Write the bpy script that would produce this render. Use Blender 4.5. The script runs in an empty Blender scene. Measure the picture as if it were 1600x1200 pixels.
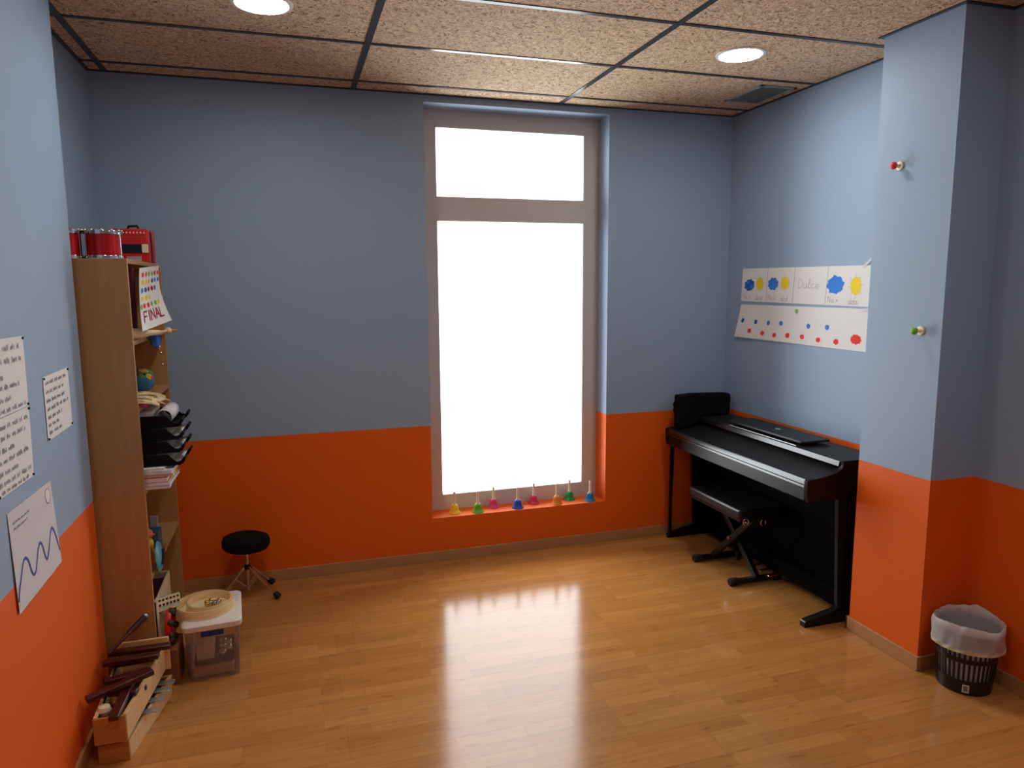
import bpy, math, random
from mathutils import Vector, Matrix
random.seed(7)
PI = math.pi
S = bpy.context.scene
COL = S.collection

# ------------------------------------------------------------------ camera
CX, CY, CZ = 1.1594, -4.1356, 1.6676
YAW, PITCH, ROLL, F = 0.299, -0.137, -0.0066, 1115.8
cyw, syw, cp, sp = math.cos(YAW), math.sin(YAW), math.cos(PITCH), math.sin(PITCH)
fwd = Vector((syw * cp, cyw * cp, sp)); rt = Vector((cyw, -syw, 0)); up = rt.cross(fwd)
cr, sr = math.cos(ROLL), math.sin(ROLL)
Rv = cr * rt + sr * up; Uv = -sr * rt + cr * up
cd = bpy.data.cameras.new('camera'); cam = bpy.data.objects.new('camera', cd); COL.objects.link(cam)
cd.sensor_width = 36; cd.lens = 36 * F / 1600; cd.clip_start = 0.02
cam.matrix_world = Matrix(((Rv.x, Uv.x, -fwd.x, CX), (Rv.y, Uv.y, -fwd.y, CY), (Rv.z, Uv.z, -fwd.z, CZ), (0, 0, 0, 1)))
S.camera = cam

# ------------------------------------------------------------------ daylight, exposure
w = bpy.data.worlds.new('overcast_sky'); S.world = w; w.use_nodes = True
bg = w.node_tree.nodes['Background']; bg.inputs[0].default_value = (0.93, 0.97, 1.0, 1); bg.inputs[1].default_value = 6.9
S.view_settings.view_transform = 'Standard'; S.view_settings.look = 'None'
S.view_settings.exposure = 0.12; S.view_settings.gamma = 1.0
S.view_settings.use_curve_mapping = False
S.cycles.use_denoising = True
S.cycles.max_bounces = 10; S.cycles.diffuse_bounces = 6; S.cycles.transparent_max_bounces = 16
S.cycles.sample_clamp_indirect = 6.0
LAMP = 72.0
# portal that guides sampling of the daylight through the window opening
pl = bpy.data.lights.new('window_portal', 'AREA'); pl.shape = 'RECTANGLE'; pl.size = 0.97; pl.size_y = 2.25
pl.cycles.is_portal = True
po = bpy.data.objects.new('window_portal', pl); COL.objects.link(po)
po.location = (2.49, 0.232, 1.48); po.rotation_euler = (-PI / 2, 0, 0)

# ------------------------------------------------------------------ room measures
H = 2.7314; XL = 0.3878; YL = -1.066; XREC = 0.2556; XR = 3.93; XC = 3.6888; YC1 = -1.4768; YC2 = -1.8735
ZO = 0.8463; BB = 0.064; YB = -5.3
WX0, WX1, WZ0, WZ1, WD = 1.9248, 3.0645, 0.2703, 2.6914, 0.154

# ------------------------------------------------------------------ materials
def srgb(r, g, b):
    f = lambda c: (c / 255 / 12.92) if c / 255 <= 0.04045 else ((c / 255 + 0.055) / 1.055) ** 2.4
    return (f(r), f(g), f(b), 1)

def newmat(name):
    m = bpy.data.materials.new(name); m.use_nodes = True
    return m, m.node_tree, m.node_tree.nodes['Principled BSDF']

def mat(name, col, rough=0.5, metal=0.0, spec=0.5, var=0.06, scale=30, bump=0.0, coat=0.0, stretch=None):
    """plain procedural material: base colour with a little noise variation and optional bump"""
    m, nt, b = newmat(name)
    b.inputs['Roughness'].default_value = rough; b.inputs['Metallic'].default_value = metal
    b.inputs['Specular IOR Level'].default_value = spec; b.inputs['Coat Weight'].default_value = coat
    tc = nt.nodes.new('ShaderNodeTexCoord'); n = nt.nodes.new('ShaderNodeTexNoise'); n.inputs['Scale'].default_value = scale
    n.inputs['Detail'].default_value = 3
    src = tc.outputs['Object']
    if stretch:
        mp = nt.nodes.new('ShaderNodeMapping'); mp.inputs['Scale'].default_value = stretch
        nt.links.new(src, mp.inputs[0]); src = mp.outputs[0]
    nt.links.new(src, n.inputs['Vector'])
    mx = nt.nodes.new('ShaderNodeMix'); mx.data_type = 'RGBA'
    a = tuple(max(0, c * (1 - var)) for c in col[:3]) + (1,); c2 = tuple(min(1, c * (1 + var)) for c in col[:3]) + (1,)
    mx.inputs['A'].default_value = a; mx.inputs['B'].default_value = c2
    nt.links.new(n.outputs['Fac'], mx.inputs['Factor']); nt.links.new(mx.outputs['Result'], b.inputs['Base Color'])
    if bump:
        bp = nt.nodes.new('ShaderNodeBump'); bp.inputs['Strength'].default_value = bump; bp.inputs['Distance'].default_value = 0.002
        nt.links.new(n.outputs['Fac'], bp.inputs['Height']); nt.links.new(bp.outputs[0], b.inputs['Normal'])
    return m

BLUE = srgb(150, 172, 196); ORANGE = srgb(233, 100, 20)
def wall_paint():
    m, nt, b = newmat('two_tone_wall_paint')
    b.inputs['Roughness'].default_value = 0.55; b.inputs['Specular IOR Level'].default_value = 0.35
    g = nt.nodes.new('ShaderNodeNewGeometry'); sx = nt.nodes.new('ShaderNodeSeparateXYZ')
    nt.links.new(g.outputs['Position'], sx.inputs[0])
    gt = nt.nodes.new('ShaderNodeMath'); gt.operation = 'GREATER_THAN'; gt.inputs[1].default_value = ZO
    n2 = nt.nodes.new('ShaderNodeTexNoise'); n2.inputs['Scale'].default_value = 14
    nt.links.new(g.outputs['Position'], n2.inputs['Vector'])
    wob = nt.nodes.new('ShaderNodeMath'); wob.operation = 'MULTIPLY_ADD'; wob.inputs[1].default_value = 0.004
    nt.links.new(n2.outputs['Fac'], wob.inputs[0]); nt.links.new(sx.outputs['Z'], wob.inputs[2]); nt.links.new(wob.outputs[0], gt.inputs[0])
    mx = nt.nodes.new('ShaderNodeMix'); mx.data_type = 'RGBA'; mx.inputs['A'].default_value = ORANGE; mx.inputs['B'].default_value = BLUE
    nt.links.new(gt.outputs[0], mx.inputs['Factor'])
    n = nt.nodes.new('ShaderNodeTexNoise'); n.inputs['Scale'].default_value = 2.5
    nt.links.new(g.outputs['Position'], n.inputs['Vector'])
    hs = nt.nodes.new('ShaderNodeHueSaturation'); mr = nt.nodes.new('ShaderNodeMapRange')
    mr.inputs['To Min'].default_value = 0.97; mr.inputs['To Max'].default_value = 1.03
    nt.links.new(n.outputs['Fac'], mr.inputs[0]); nt.links.new(mr.outputs[0], hs.inputs['Value'])
    nt.links.new(mx.outputs['Result'], hs.inputs['Color']); nt.links.new(hs.outputs[0], b.inputs['Base Color'])
    nb = nt.nodes.new('ShaderNodeTexNoise'); nb.inputs['Scale'].default_value = 220
    nt.links.new(g.outputs['Position'], nb.inputs['Vector'])
    bp = nt.nodes.new('ShaderNodeBump'); bp.inputs['Strength'].default_value = 0.08; bp.inputs['Distance'].default_value = 0.001
    nt.links.new(nb.outputs['Fac'], bp.inputs['Height']); nt.links.new(bp.outputs[0], b.inputs['Normal'])
    return m

def floor_mat():
    m, nt, b = newmat('beech_laminate'); L = nt.links.new
    tc = nt.nodes.new('ShaderNodeTexCoord')
    br = nt.nodes.new('ShaderNodeTexBrick'); br.offset = 0.37; br.offset_frequency = 2; br.squash = 1
    br.inputs['Scale'].default_value = 1; br.inputs['Brick Width'].default_value = 0.46; br.inputs['Row Height'].default_value = 0.064
    br.inputs['Mortar Size'].default_value = 0.0006; br.inputs['Mortar Smooth'].default_value = 0.3
    br.inputs['Color1'].default_value = srgb(196, 138, 77); br.inputs['Color2'].default_value = srgb(180, 122, 64)
    br.inputs['Mortar'].default_value = srgb(150, 100, 55)
    L(tc.outputs['Object'], br.inputs['Vector'])
    # second brick layer, coarser, to vary boards
    b2 = nt.nodes.new('ShaderNodeTexBrick'); b2.offset = 0.5; b2.inputs['Scale'].default_value = 1
    b2.inputs['Brick Width'].default_value = 1.29; b2.inputs['Row Height'].default_value = 0.192; b2.inputs['Mortar Size'].default_value = 0.0009
    b2.inputs['Color1'].default_value = (0.92, 0.92, 0.92, 1); b2.inputs['Color2'].default_value = (1.06, 1.04, 1.0, 1); b2.inputs['Mortar'].default_value = (0.75, 0.7, 0.65, 1)
    L(tc.outputs['Object'], b2.inputs['Vector'])
    mp = nt.nodes.new('ShaderNodeMapping'); mp.inputs['Scale'].default_value = (2.2, 38, 1); L(tc.outputs['Object'], mp.inputs[0])
    n = nt.nodes.new('ShaderNodeTexNoise'); n.inputs['Scale'].default_value = 1.6; n.inputs['Detail'].default_value = 5; L(mp.outputs[0], n.inputs['Vector'])
    rp = nt.nodes.new('ShaderNodeValToRGB'); rp.color_ramp.elements[0].color = (0.90, 0.875, 0.85, 1); rp.color_ramp.elements[0].position = 0.32
    rp.color_ramp.elements[1].color = (1.04, 1.035, 1.03, 1); rp.color_ramp.elements[1].position = 0.62; L(n.outputs['Fac'], rp.inputs[0])
    # small darker flecks of beech
    mp3 = nt.nodes.new('ShaderNodeMapping'); mp3.inputs['Scale'].default_value = (7, 26, 1); L(tc.outputs['Object'], mp3.inputs[0])
    n3 = nt.nodes.new('ShaderNodeTexNoise'); n3.inputs['Scale'].default_value = 1.3; n3.inputs['Detail'].default_value = 2; L(mp3.outputs[0], n3.inputs['Vector'])
    rp3 = nt.nodes.new('ShaderNodeValToRGB'); rp3.color_ramp.elements[0].color = (0.84, 0.76, 0.68, 1); rp3.color_ramp.elements[0].position = 0.28
    rp3.color_ramp.elements[1].color = (1, 1, 1, 1); rp3.color_ramp.elements[1].position = 0.38; L(n3.outputs['Fac'], rp3.inputs[0])
    cur = br.outputs['Color']
    for o in (b2.outputs['Color'], rp.outputs[0], rp3.outputs[0]):
        mu = nt.nodes.new('ShaderNodeMix'); mu.data_type = 'RGBA'; mu.blend_type = 'MULTIPLY'; mu.inputs['Factor'].default_value = 1
        L(cur, mu.inputs['A']); L(o, mu.inputs['B']); cur = mu.outputs['Result']
    L(cur, b.inputs['Base Color'])
    b.inputs['Specular IOR Level'].default_value = 0.34
    nr = nt.nodes.new('ShaderNodeTexNoise'); nr.inputs['Scale'].default_value = 3; L(tc.outputs['Object'], nr.inputs['Vector'])
    mr = nt.nodes.new('ShaderNodeMapRange'); mr.inputs['To Min'].default_value = 0.13; mr.inputs['To Max'].default_value = 0.16
    L(nr.outputs['Fac'], mr.inputs[0]); L(mr.outputs[0], b.inputs['Roughness'])
    bp = nt.nodes.new('ShaderNodeBump'); bp.inputs['Strength'].default_value = 0.12; bp.inputs['Distance'].default_value = 0.0006
    L(b2.outputs['Fac'], bp.inputs['Height']); bp.invert = True; L(bp.outputs[0], b.inputs['Normal'])
    return m

def woodwool_mat():
    m, nt, b = newmat('wood_wool_tile'); L = nt.links.new
    tc = nt.nodes.new('ShaderNodeTexCoord'); hs = []
    nz = nt.nodes.new('ShaderNodeTexNoise'); nz.inputs['Scale'].default_value = 18; L(tc.outputs['Object'], nz.inputs['Vector'])
    for k, ang in enumerate((0.3, 1.4, 2.45)):
        mp = nt.nodes.new('ShaderNodeMapping'); mp.inputs['Rotation'].default_value = (0, 0, ang); mp.inputs['Scale'].default_value = (36, 75, 1)
        mp.inputs['Location'].default_value = (k * 3.1, k, 0)
        ad = nt.nodes.new('ShaderNodeVectorMath'); ad.operation = 'MULTIPLY_ADD'; ad.inputs[1].default_value = (0.09, 0.09, 0); L(nz.outputs['Color'], ad.inputs[0]); L(tc.outputs['Object'], ad.inputs[2])
        L(ad.outputs[0], mp.inputs[0])
        n = nt.nodes.new('ShaderNodeTexNoise'); n.inputs['Scale'].default_value = 1.0; n.inputs['Detail'].default_value = 2; L(mp.outputs[0], n.inputs['Vector'])
        sb = nt.nodes.new('ShaderNodeMath'); sb.operation = 'SUBTRACT'; sb.inputs[1].default_value = 0.5; L(n.outputs['Fac'], sb.inputs[0])
        ab = nt.nodes.new('ShaderNodeMath'); ab.operation = 'ABSOLUTE'; L(sb.outputs[0], ab.inputs[0])
        ri = nt.nodes.new('ShaderNodeMath'); ri.operation = 'MULTIPLY_ADD'; ri.inputs[1].default_value = -11.0; ri.inputs[2].default_value = 1.0; ri.use_clamp = True; L(ab.outputs[0], ri.inputs[0])
        hs.append(ri.outputs[0])
    m1 = nt.nodes.new('ShaderNodeMath'); m1.operation = 'MAXIMUM'; L(hs[0], m1.inputs[0]); L(hs[1], m1.inputs[1])
    m2 = nt.nodes.new('ShaderNodeMath'); m2.operation = 'MAXIMUM'; L(m1.outputs[0], m2.inputs[0]); L(hs[2], m2.inputs[1])
    rp = nt.nodes.new('ShaderNodeValToRGB'); e = rp.color_ramp.elements
    e[0].position = 0.0; e[0].color = srgb(128, 98, 74); e[1].position = 1.0; e[1].color = srgb(240, 214, 180)
    k = e.new(0.55); k.color = srgb(180, 146, 112)
    L(m2.outputs[0], rp.inputs[0]); L(rp.outputs[0], b.inputs['Base Color']); b.inputs['Roughness'].default_value = 0.85
    bp = nt.nodes.new('ShaderNodeBump'); bp.inputs['Strength'].default_value = 0.5; bp.inputs['Distance'].default_value = 0.003
    L(m2.outputs[0], bp.inputs['Height']); L(bp.outputs[0], b.inputs['Normal'])
    return m

def wood(name, c1, c2, scale=(3, 3, 30), rough=0.4):
    m, nt, b = newmat(name); L = nt.links.new
    tc = nt.nodes.new('ShaderNodeTexCoord'); mp = nt.nodes.new('ShaderNodeMapping'); mp.inputs['Scale'].default_value = scale
    L(tc.outputs['Object'], mp.inputs[0]); n = nt.nodes.new('ShaderNodeTexNoise'); n.inputs['Scale'].default_value = 2; n.inputs['Detail'].default_value = 5
    L(mp.outputs[0], n.inputs['Vector']); rp = nt.nodes.new('ShaderNodeValToRGB'); rp.color_ramp.elements[0].color = c1; rp.color_ramp.elements[1].color = c2
    rp.color_ramp.elements[0].position = 0.3; rp.color_ramp.elements[1].position = 0.7
    L(n.outputs['Fac'], rp.inputs[0]); L(rp.outputs[0], b.inputs['Base Color']); b.inputs['Roughness'].default_value = rough
    return m

def emis(name, col, st):
    m = bpy.data.materials.new(name); m.use_nodes = True; nt = m.node_tree; nt.nodes.clear()
    e = nt.nodes.new('ShaderNodeEmission'); o = nt.nodes.new('ShaderNodeOutputMaterial'); e.inputs[0].default_value = col; e.inputs[1].default_value = st
    nt.links.new(e.outputs[0], o.inputs[0]); return m

def glassy(name, tint, gloss=0.08, rough=0.05, haze=0.0, hazecol=(0.9, 0.9, 0.9, 1), ior=1.45):
    m = bpy.data.materials.new(name); m.use_nodes = True; nt = m.node_tree; nt.nodes.clear(); L = nt.links.new
    t = nt.nodes.new('ShaderNodeBsdfTransparent'); t.inputs[0].default_value = tint
    g = nt.nodes.new('ShaderNodeBsdfGlossy'); g.inputs['Roughness'].default_value = rough
    fr = nt.nodes.new('ShaderNodeFresnel'); fr.inputs['IOR'].default_value = ior
    mx = nt.nodes.new('ShaderNodeMixShader'); L(fr.outputs[0], mx.inputs[0]); L(t.outputs[0], mx.inputs[1]); L(g.outputs[0], mx.inputs[2])
    out = nt.nodes.new('ShaderNodeOutputMaterial'); last = mx.outputs[0]
    if haze:
        d = nt.nodes.new('ShaderNodeBsdfDiffuse'); d.inputs[0].default_value = hazecol
        tr = nt.nodes.new('ShaderNodeBsdfTranslucent'); tr.inputs[0].default_value = hazecol
        dm = nt.nodes.new('ShaderNodeMixShader'); dm.inputs[0].default_value = 0.4; L(d.outputs[0], dm.inputs[1]); L(tr.outputs[0], dm.inputs[2])
        m2 = nt.nodes.new('ShaderNodeMixShader'); m2.inputs[0].default_value = haze; L(last, m2.inputs[1]); L(dm.outputs[0], m2.inputs[2]); last = m2.outputs[0]
    L(last, out.inputs[0]); return m

M = dict(
    wall=wall_paint(), floor=floor_mat(), tile=woodwool_mat(),
    tbar=mat('black_grid_metal', srgb(42, 42, 46), 0.22, 0.0, 0.6),
    base=wood('skirting_wood', srgb(178, 128, 80), srgb(188, 138, 90), (3, 3, 20)),
    alu=mat('grey_aluminium', srgb(202, 196, 190), 0.4, 0.05, 0.5, 0.03),
    gasket=mat('white_glazing_bead', srgb(240, 238, 232), 0.45),
    glass=glassy('window_glass', (0.985, 0.99, 0.99, 1), ior=1.14),
    lampdisc=emis('lamp_diffuser_glow', (1.0, 0.98, 0.93, 1), LAMP),
    white=mat('white_enamel', srgb(232, 230, 224), 0.35),
    vent=mat('grey_vent_metal', srgb(150, 156, 156), 0.5, 0.0),
    ventback=mat('dark_grey_duct', srgb(128, 136, 138), 0.7),
    beech=wood('beech_melamine', srgb(176, 130, 80), srgb(188, 143, 92), (20, 20, 2.0), 0.38),
    backboard=mat('brown_backboard', srgb(150, 88, 48), 0.6),
    black=mat('satin_black_piano', srgb(17, 15, 16), 0.40, 0, 0.25, 0.1, 200),
    blackrail=mat('glossy_black_rail', srgb(26, 25, 25), 0.25, 0, 0.85, 0.1, 200),
    traybl=mat('matt_black_tray_plastic', srgb(13, 13, 13), 0.75, 0, 0.2),
    blacktop=mat('textured_black_lid', srgb(26, 26, 28), 0.42, 0, 0.45, 0.15, 300, 0.15),
    blackdull=mat('black_panel', srgb(6, 6, 6), 0.7, 0, 0.05),
    leather=mat('black_vinyl', srgb(18, 18, 19), 0.33, 0, 0.5, 0.2, 260, 0.35),
    cloth=mat('black_cloth', srgb(18, 17, 19), 0.95, 0, 0.15, 0.3, 400, 0.4),
    steelb=mat('black_painted_steel', srgb(20, 19, 19), 0.35, 0.2),
    rubber=mat('black_rubber', srgb(15, 15, 15), 0.8),
    chrome=mat('chrome', srgb(215, 215, 215), 0.12, 1.0, 0.5, 0.02),
    brass=mat('brass', srgb(214, 176, 100), 0.2, 1.0, 0.5, 0.03),
    silver=mat('silver_print', srgb(190, 190, 190), 0.35, 0.5),
    paper=mat('white_paper', srgb(232, 230, 228), 0.85, 0, 0.2, 0.02, 12),
    paper2=mat('grey_white_paper', srgb(214, 210, 212), 0.85, 0, 0.2, 0.03, 12),
    creamp=mat('cream_card', srgb(226, 208, 166), 0.7),
    pencil=mat('pencil_grey', srgb(135, 135, 138), 0.8),
    ink=mat('dark_ink', srgb(128, 126, 130), 0.8),
    penblue=mat('violet_blue_felt_pen', srgb(62, 78, 150), 0.7),
    stampred=mat('red_print', srgb(205, 70, 90), 0.7),
    dblue=mat('blue_wax_crayon', srgb(48, 130, 224), 0.75, var=0.2, scale=90),
    dblue2=mat('dark_blue_crayon', srgb(30, 92, 185), 0.75, var=0.25, scale=90),
    dyel=mat('yellow_crayon', srgb(246, 214, 44), 0.75, var=0.1, scale=90),
    dgreen=mat('green_crayon', srgb(120, 190, 90), 0.75, var=0.1, scale=90),
    dred=mat('red_crayon', srgb(232, 50, 34), 0.75, var=0.15, scale=90),
    maroon=mat('maroon_marker', srgb(150, 30, 38), 0.7),
    tape=glassy('clear_tape', (0.97, 0.97, 0.97, 1), 0.2, 0.15, 0.5, (0.95, 0.95, 0.97, 1)),
    cream=mat('cream_plastic', srgb(240, 226, 200), 0.3),
    redknob=mat('pink_red_knob', srgb(226, 74, 84), 0.3), greenknob=mat('green_knob', srgb(120, 190, 70), 0.3),
    pine=wood('pale_pine', srgb(222, 178, 120), srgb(236, 198, 146), (3, 30, 30), 0.5),
    orangewood=wood('varnished_orange_wood', srgb(186, 124, 60), srgb(200, 138, 70), (3, 20, 20), 0.4),
    rosewood=wood('rosewood', srgb(58, 22, 17), srgb(84, 34, 25), (4, 40, 40), 0.35),
    steelbar=mat('grey_metal_bar', srgb(170, 176, 176), 0.3, 0.6),
    navy=mat('navy_plastic', srgb(30, 44, 120), 0.4),
    drumred=mat('metallic_red_shell', srgb(190, 18, 20), 0.22, 0.25, 0.6),
    toyred=mat('red_toy_plastic', srgb(206, 30, 34), 0.35),
    toyblack=mat('black_toy_plastic', srgb(22, 22, 34), 0.35),
    globeblue=mat('toy_blue', srgb(44, 140, 190), 0.35, var=0.2, scale=12),
    teal=mat('teal_plastic', srgb(80, 170, 190), 0.4), bluebox=mat('slate_blue_card', srgb(60, 98, 130), 0.6),
    toyyel=mat('yellow_toy', srgb(246, 190, 50), 0.4), toyorange=mat('orange_toy', srgb(226, 130, 40), 0.4),
    clothblue=mat('blue_cloth', srgb(50, 110, 200), 0.8, bump=0.3, scale=120),
    purple=mat('maroon_folder', srgb(90, 26, 60), 0.5), gold=mat('gold_bell', srgb(224, 186, 110), 0.15, 1.0),
    magenta=mat('magenta_card', srgb(180, 40, 90), 0.6),
    tub=glassy('clear_polypropylene', (0.92, 0.88, 0.83, 1), 0.1, 0.2, 0.22, (0.80, 0.68, 0.62, 1)),
    lid=mat('white_plastic_lid', srgb(240, 232, 220), 0.35, 0, 0.5, 0.02, 8),
    skin=mat('drum_skin', srgb(240, 222, 176), 0.5, var=0.05, scale=20),
    drumwood=wood('maple_hoop', srgb(234, 194, 136), srgb(246, 214, 162), (6, 6, 40), 0.35),
    oliveb=mat('green_black_bell', srgb(70, 76, 50), 0.25, 0.6),
    binb=mat('black_bin_plastic', srgb(18, 18, 19), 0.35),
    bag=glassy('thin_white_bag', (0.96, 0.96, 0.97, 1), 0.1, 0.25, 0.62, (0.93, 0.93, 0.93, 1)),
    baghem=glassy('yellowed_bag_hem', (0.96, 0.94, 0.8, 1), 0.1, 0.3, 0.85, (0.93, 0.84, 0.55, 1)),
    barcode=mat('barcode_print', srgb(120, 116, 96), 0.6, var=0.5, scale=240),
    khaki=mat('grey_keys', srgb(196, 192, 160), 0.5),
)

# ------------------------------------------------------------------ mesh building
class MB:
    def __init__(s): s.v = []; s.f = []; s.m = []; s.mats = []; s.cur = 0
    def use(s, m):
        if m not in s.mats: s.mats.append(m)
        s.cur = s.mats.index(m); return s
    def _add(s, vs, fs):
        o = len(s.v); s.v += [tuple(v) for v in vs]
        for f in fs: s.f.append(tuple(i + o for i in f)); s.m.append(s.cur)
        return s
    def box(s, a, b, M4=None):
        (x0, y0, z0), (x1, y1, z1) = a, b
        if x0 > x1: x0, x1 = x1, x0
        if y0 > y1: y0, y1 = y1, y0
        if z0 > z1: z0, z1 = z1, z0
        vs = [Vector(p) for p in ((x0, y0, z0), (x1, y0, z0), (x1, y1, z0), (x0, y1, z0), (x0, y0, z1), (x1, y0, z1), (x1, y1, z1), (x0, y1, z1))]
        if M4 is not None: vs = [M4 @ v for v in vs]
        return s._add(vs, [(0, 3, 2, 1), (4, 5, 6, 7), (0, 1, 5, 4), (1, 2, 6, 5), (2, 3, 7, 6), (3, 0, 4, 7)])
    def hexa(s, bot, top):
        """box from four bottom and four top corners, both counter-clockwise"""
        return s._add(list(bot) + list(top), [(3, 2, 1, 0), (4, 5, 6, 7), (0, 1, 5, 4), (1, 2, 6, 5), (2, 3, 7, 6), (3, 0, 4, 7)])
    def prism(s, prof, axis, a, b):
        """profile (2-d list) extruded along an axis from a to b; profile axes are the two others in order"""
        def P(p, t):
            return {'x': (t, p[0], p[1]), 'y': (p[0], t, p[1]), 'z': (p[0], p[1], t)}[axis]
        n = len(prof); vs = [P(p, a) for p in prof] + [P(p, b) for p in prof]
        fs = [tuple(range(n)), tuple(range(2 * n - 1, n - 1, -1))] + [(i, i + n, (i + 1) % n + n, (i + 1) % n) for i in range(n)]
        return s._add(vs, fs)
    def lathe(s, prof, c=(0, 0, 0), n=32, M4=None, wob=None, cap=False):
        """profile of (r, z) around the z axis"""
        vs = []
        for k, (r, z) in enumerate(prof):
            for i in range(n):
                a = 2 * PI * i / n; rr, zz = (r, z) if wob is None else wob(r, z, a, k)
                vs.append(Vector((rr * math.cos(a), rr * math.sin(a), zz)))
        T = Matrix.Translation(c) @ (M4 if M4 is not None else Matrix.Identity(4))
        vs = [T @ v for v in vs]; fs = []
        for k in range(len(prof) - 1):
            for i in range(n):
                j = (i + 1) % n; fs.append((k * n + i, k * n + j, (k + 1) * n + j, (k + 1) * n + i))
        if cap: fs += [tuple(range(n - 1, -1, -1)), tuple(range((len(prof) - 1) * n, len(prof) * n))]
        return s._add(vs, fs)
    def rod(s, a, b, r, r2=None, n=12):
        a, b = Vector(a), Vector(b); d = b - a; q = d.to_track_quat('Z', 'Y').to_matrix().to_4x4()
        r2 = r if r2 is None else r2
        return s.lathe([(r, 0), (r2, d.length)], a, n, q, cap=True)
    def bar(s, a, b, wdt, hgt, upv=(0, 0, 1)):
        """rectangular bar from a to b"""
        a, b = Vector(a), Vector(b); d = (b - a).normalized(); sd = d.cross(Vector(upv)).normalized(); u = sd.cross(d)
        p = lambda c, i, j: c + sd * (i * wdt / 2) + u * (j * hgt / 2)
        vs = [p(c, i, j) for c in (a, b) for i, j in ((-1, -1), (1, -1), (1, 1), (-1, 1))]
        return s._add(vs, [(0, 1, 2, 3), (7, 6, 5, 4), (0, 4, 5, 1), (1, 5, 6, 2), (2, 6, 7, 3), (3, 7, 4, 0)])
    def tube(s, pts, r, n=8):
        pts = [Vector(p) for p in pts]; vs = []
        for i, p in enumerate(pts):
            d = (pts[min(i + 1, len(pts) - 1)] - pts[max(i - 1, 0)]).normalized(); q = d.to_track_quat('Z', 'Y')
            for k in range(n):
                a = 2 * PI * k / n; vs.append(p + q @ Vector((r * math.cos(a), r * math.sin(a), 0)))
        fs = [(i * n + k, i * n + (k + 1) % n, (i + 1) * n + (k + 1) % n, (i + 1) * n + k) for i in range(len(pts) - 1) for k in range(n)]
        fs += [tuple(range(n - 1, -1, -1)), tuple(range((len(pts) - 1) * n, len(pts) * n))]
        return s._add(vs, fs)
    def sphere(s, c, r, sz=(1, 1, 1), n=20, rings=12):
        prof = [(r * math.sin(PI * k / rings) + 1e-5, -r * math.cos(PI * k / rings)) for k in range(rings + 1)]
        return s.lathe(prof, c, n, Matrix.Diagonal((*sz, 1)), cap=True)
    def torus(s, c, R, r, M4=None, n=40, k=8, sz=1.0):
        T = Matrix.Translation(c) @ (M4 if M4 is not None else Matrix.Identity(4)); vs = []
        for i in range(n):
            a = 2 * PI * i / n
            for j in range(k):
                b = 2 * PI * j / k; vs.append(T @ Vector(((R + r * math.cos(b)) * math.cos(a), (R + r * math.cos(b)) * math.sin(a), r * sz * math.sin(b))))
        return s._add(vs, [(i * k + j, ((i + 1) % n) * k + j, ((i + 1) % n) * k + (j + 1) % k, i * k + (j + 1) % k) for i in range(n) for j in range(k)])
    def build(s, name, m=None, parent=None, bevel=0, seg=2, smooth=True, label=None, sub=0):
        me = bpy.data.meshes.new(name); me.from_pydata(s.v, [], s.f)
        ms = s.mats if s.mats else [m]
        for x in ms: me.materials.append(M[x])
        if s.mats:
            for p, i in zip(me.polygons, s.m): p.material_index = i
        import bmesh
        bm = bmesh.new(); bm.from_mesh(me); bmesh.ops.recalc_face_normals(bm, faces=bm.faces); bm.to_mesh(me); bm.free()
        if smooth:
            for p in me.polygons: p.use_smooth = True
            me.set_sharp_from_angle(angle=math.radians(38))
        o = bpy.data.objects.new(name, me); COL.objects.link(o)
        if parent is not None: o.parent = parent
        if bevel:
            bv = o.modifiers.new('bevel', 'BEVEL'); bv.width = bevel; bv.segments = seg; bv.limit_method = 'ANGLE'; bv.harden_normals = False
        if sub:
            sb = o.modifiers.new('sub', 'SUBSURF'); sb.levels = sub; sb.render_levels = sub
        if label: o['label'] = label
        return o

def thing(name, label, cat, loc=(0, 0, 0), group=None):
    o = bpy.data.objects.new(name, None); COL.objects.link(o); o.location = loc; o.empty_display_size = 0.05
    o['label'] = label; o['category'] = cat
    if group: o['group'] = group
    return o
def at(parent):
    """children are modelled in world coordinates: shift them into the frame of the Empty"""
    bpy.context.view_layer.update()
    for c in parent.children: c.matrix_parent_inverse = Matrix.Translation(-Vector(parent.location))
    return parent
def tag(o, label, cat, group=None):
    o['label'] = label; o['category'] = cat
    if group: o['group'] = group
    return o
def struct(o): o['kind'] = 'structure'; return o
def B(a, b): return MB().box(a, b)

# ------------------------------------------------------------------ the room shell
struct(B((-0.1, YB - 0.2, -0.1), (XR + 0.4, 0.5, 0)).build('floor', 'floor', smooth=False))
struct(B((-0.1, YB - 0.2, H), (XR + 0.4, 0.4, H + 0.1)).build('ceiling', 'tile', smooth=False))
T = 0.225
wb = MB()
wb.box((-0.1, 0, 0), (WX0, T, H)); wb.box((WX1, 0, 0), (XR + 0.4, T, H)); wb.box((WX0, 0, 0), (WX1, T, WZ0)); wb.box((WX0, 0, WZ1), (WX1, T, H))
struct(wb.build('wall_back', 'wall', smooth=False))
wl = MB(); wl.prism([(-0.1, YB), (XL, YB), (XL, YL), (XREC, YL), (XREC, 0), (-0.1, 0)], 'z', 0, H)
struct(wl.build('wall_left', 'wall', smooth=False))
wr = MB(); wr.prism([(XR + 0.4, YB), (XR, YB), (XR, YC2), (XC, YC2), (XC, YC1), (XR, YC1), (XR, 0), (XR + 0.4, 0)], 'z', 0, H)
struct(wr.build('wall_right', 'wall', smooth=False))
struct(B((-0.1, YB - 0.2, 0), (XR + 0.4, YB, H)).build('wall_front', 'wall', smooth=False))

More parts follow.
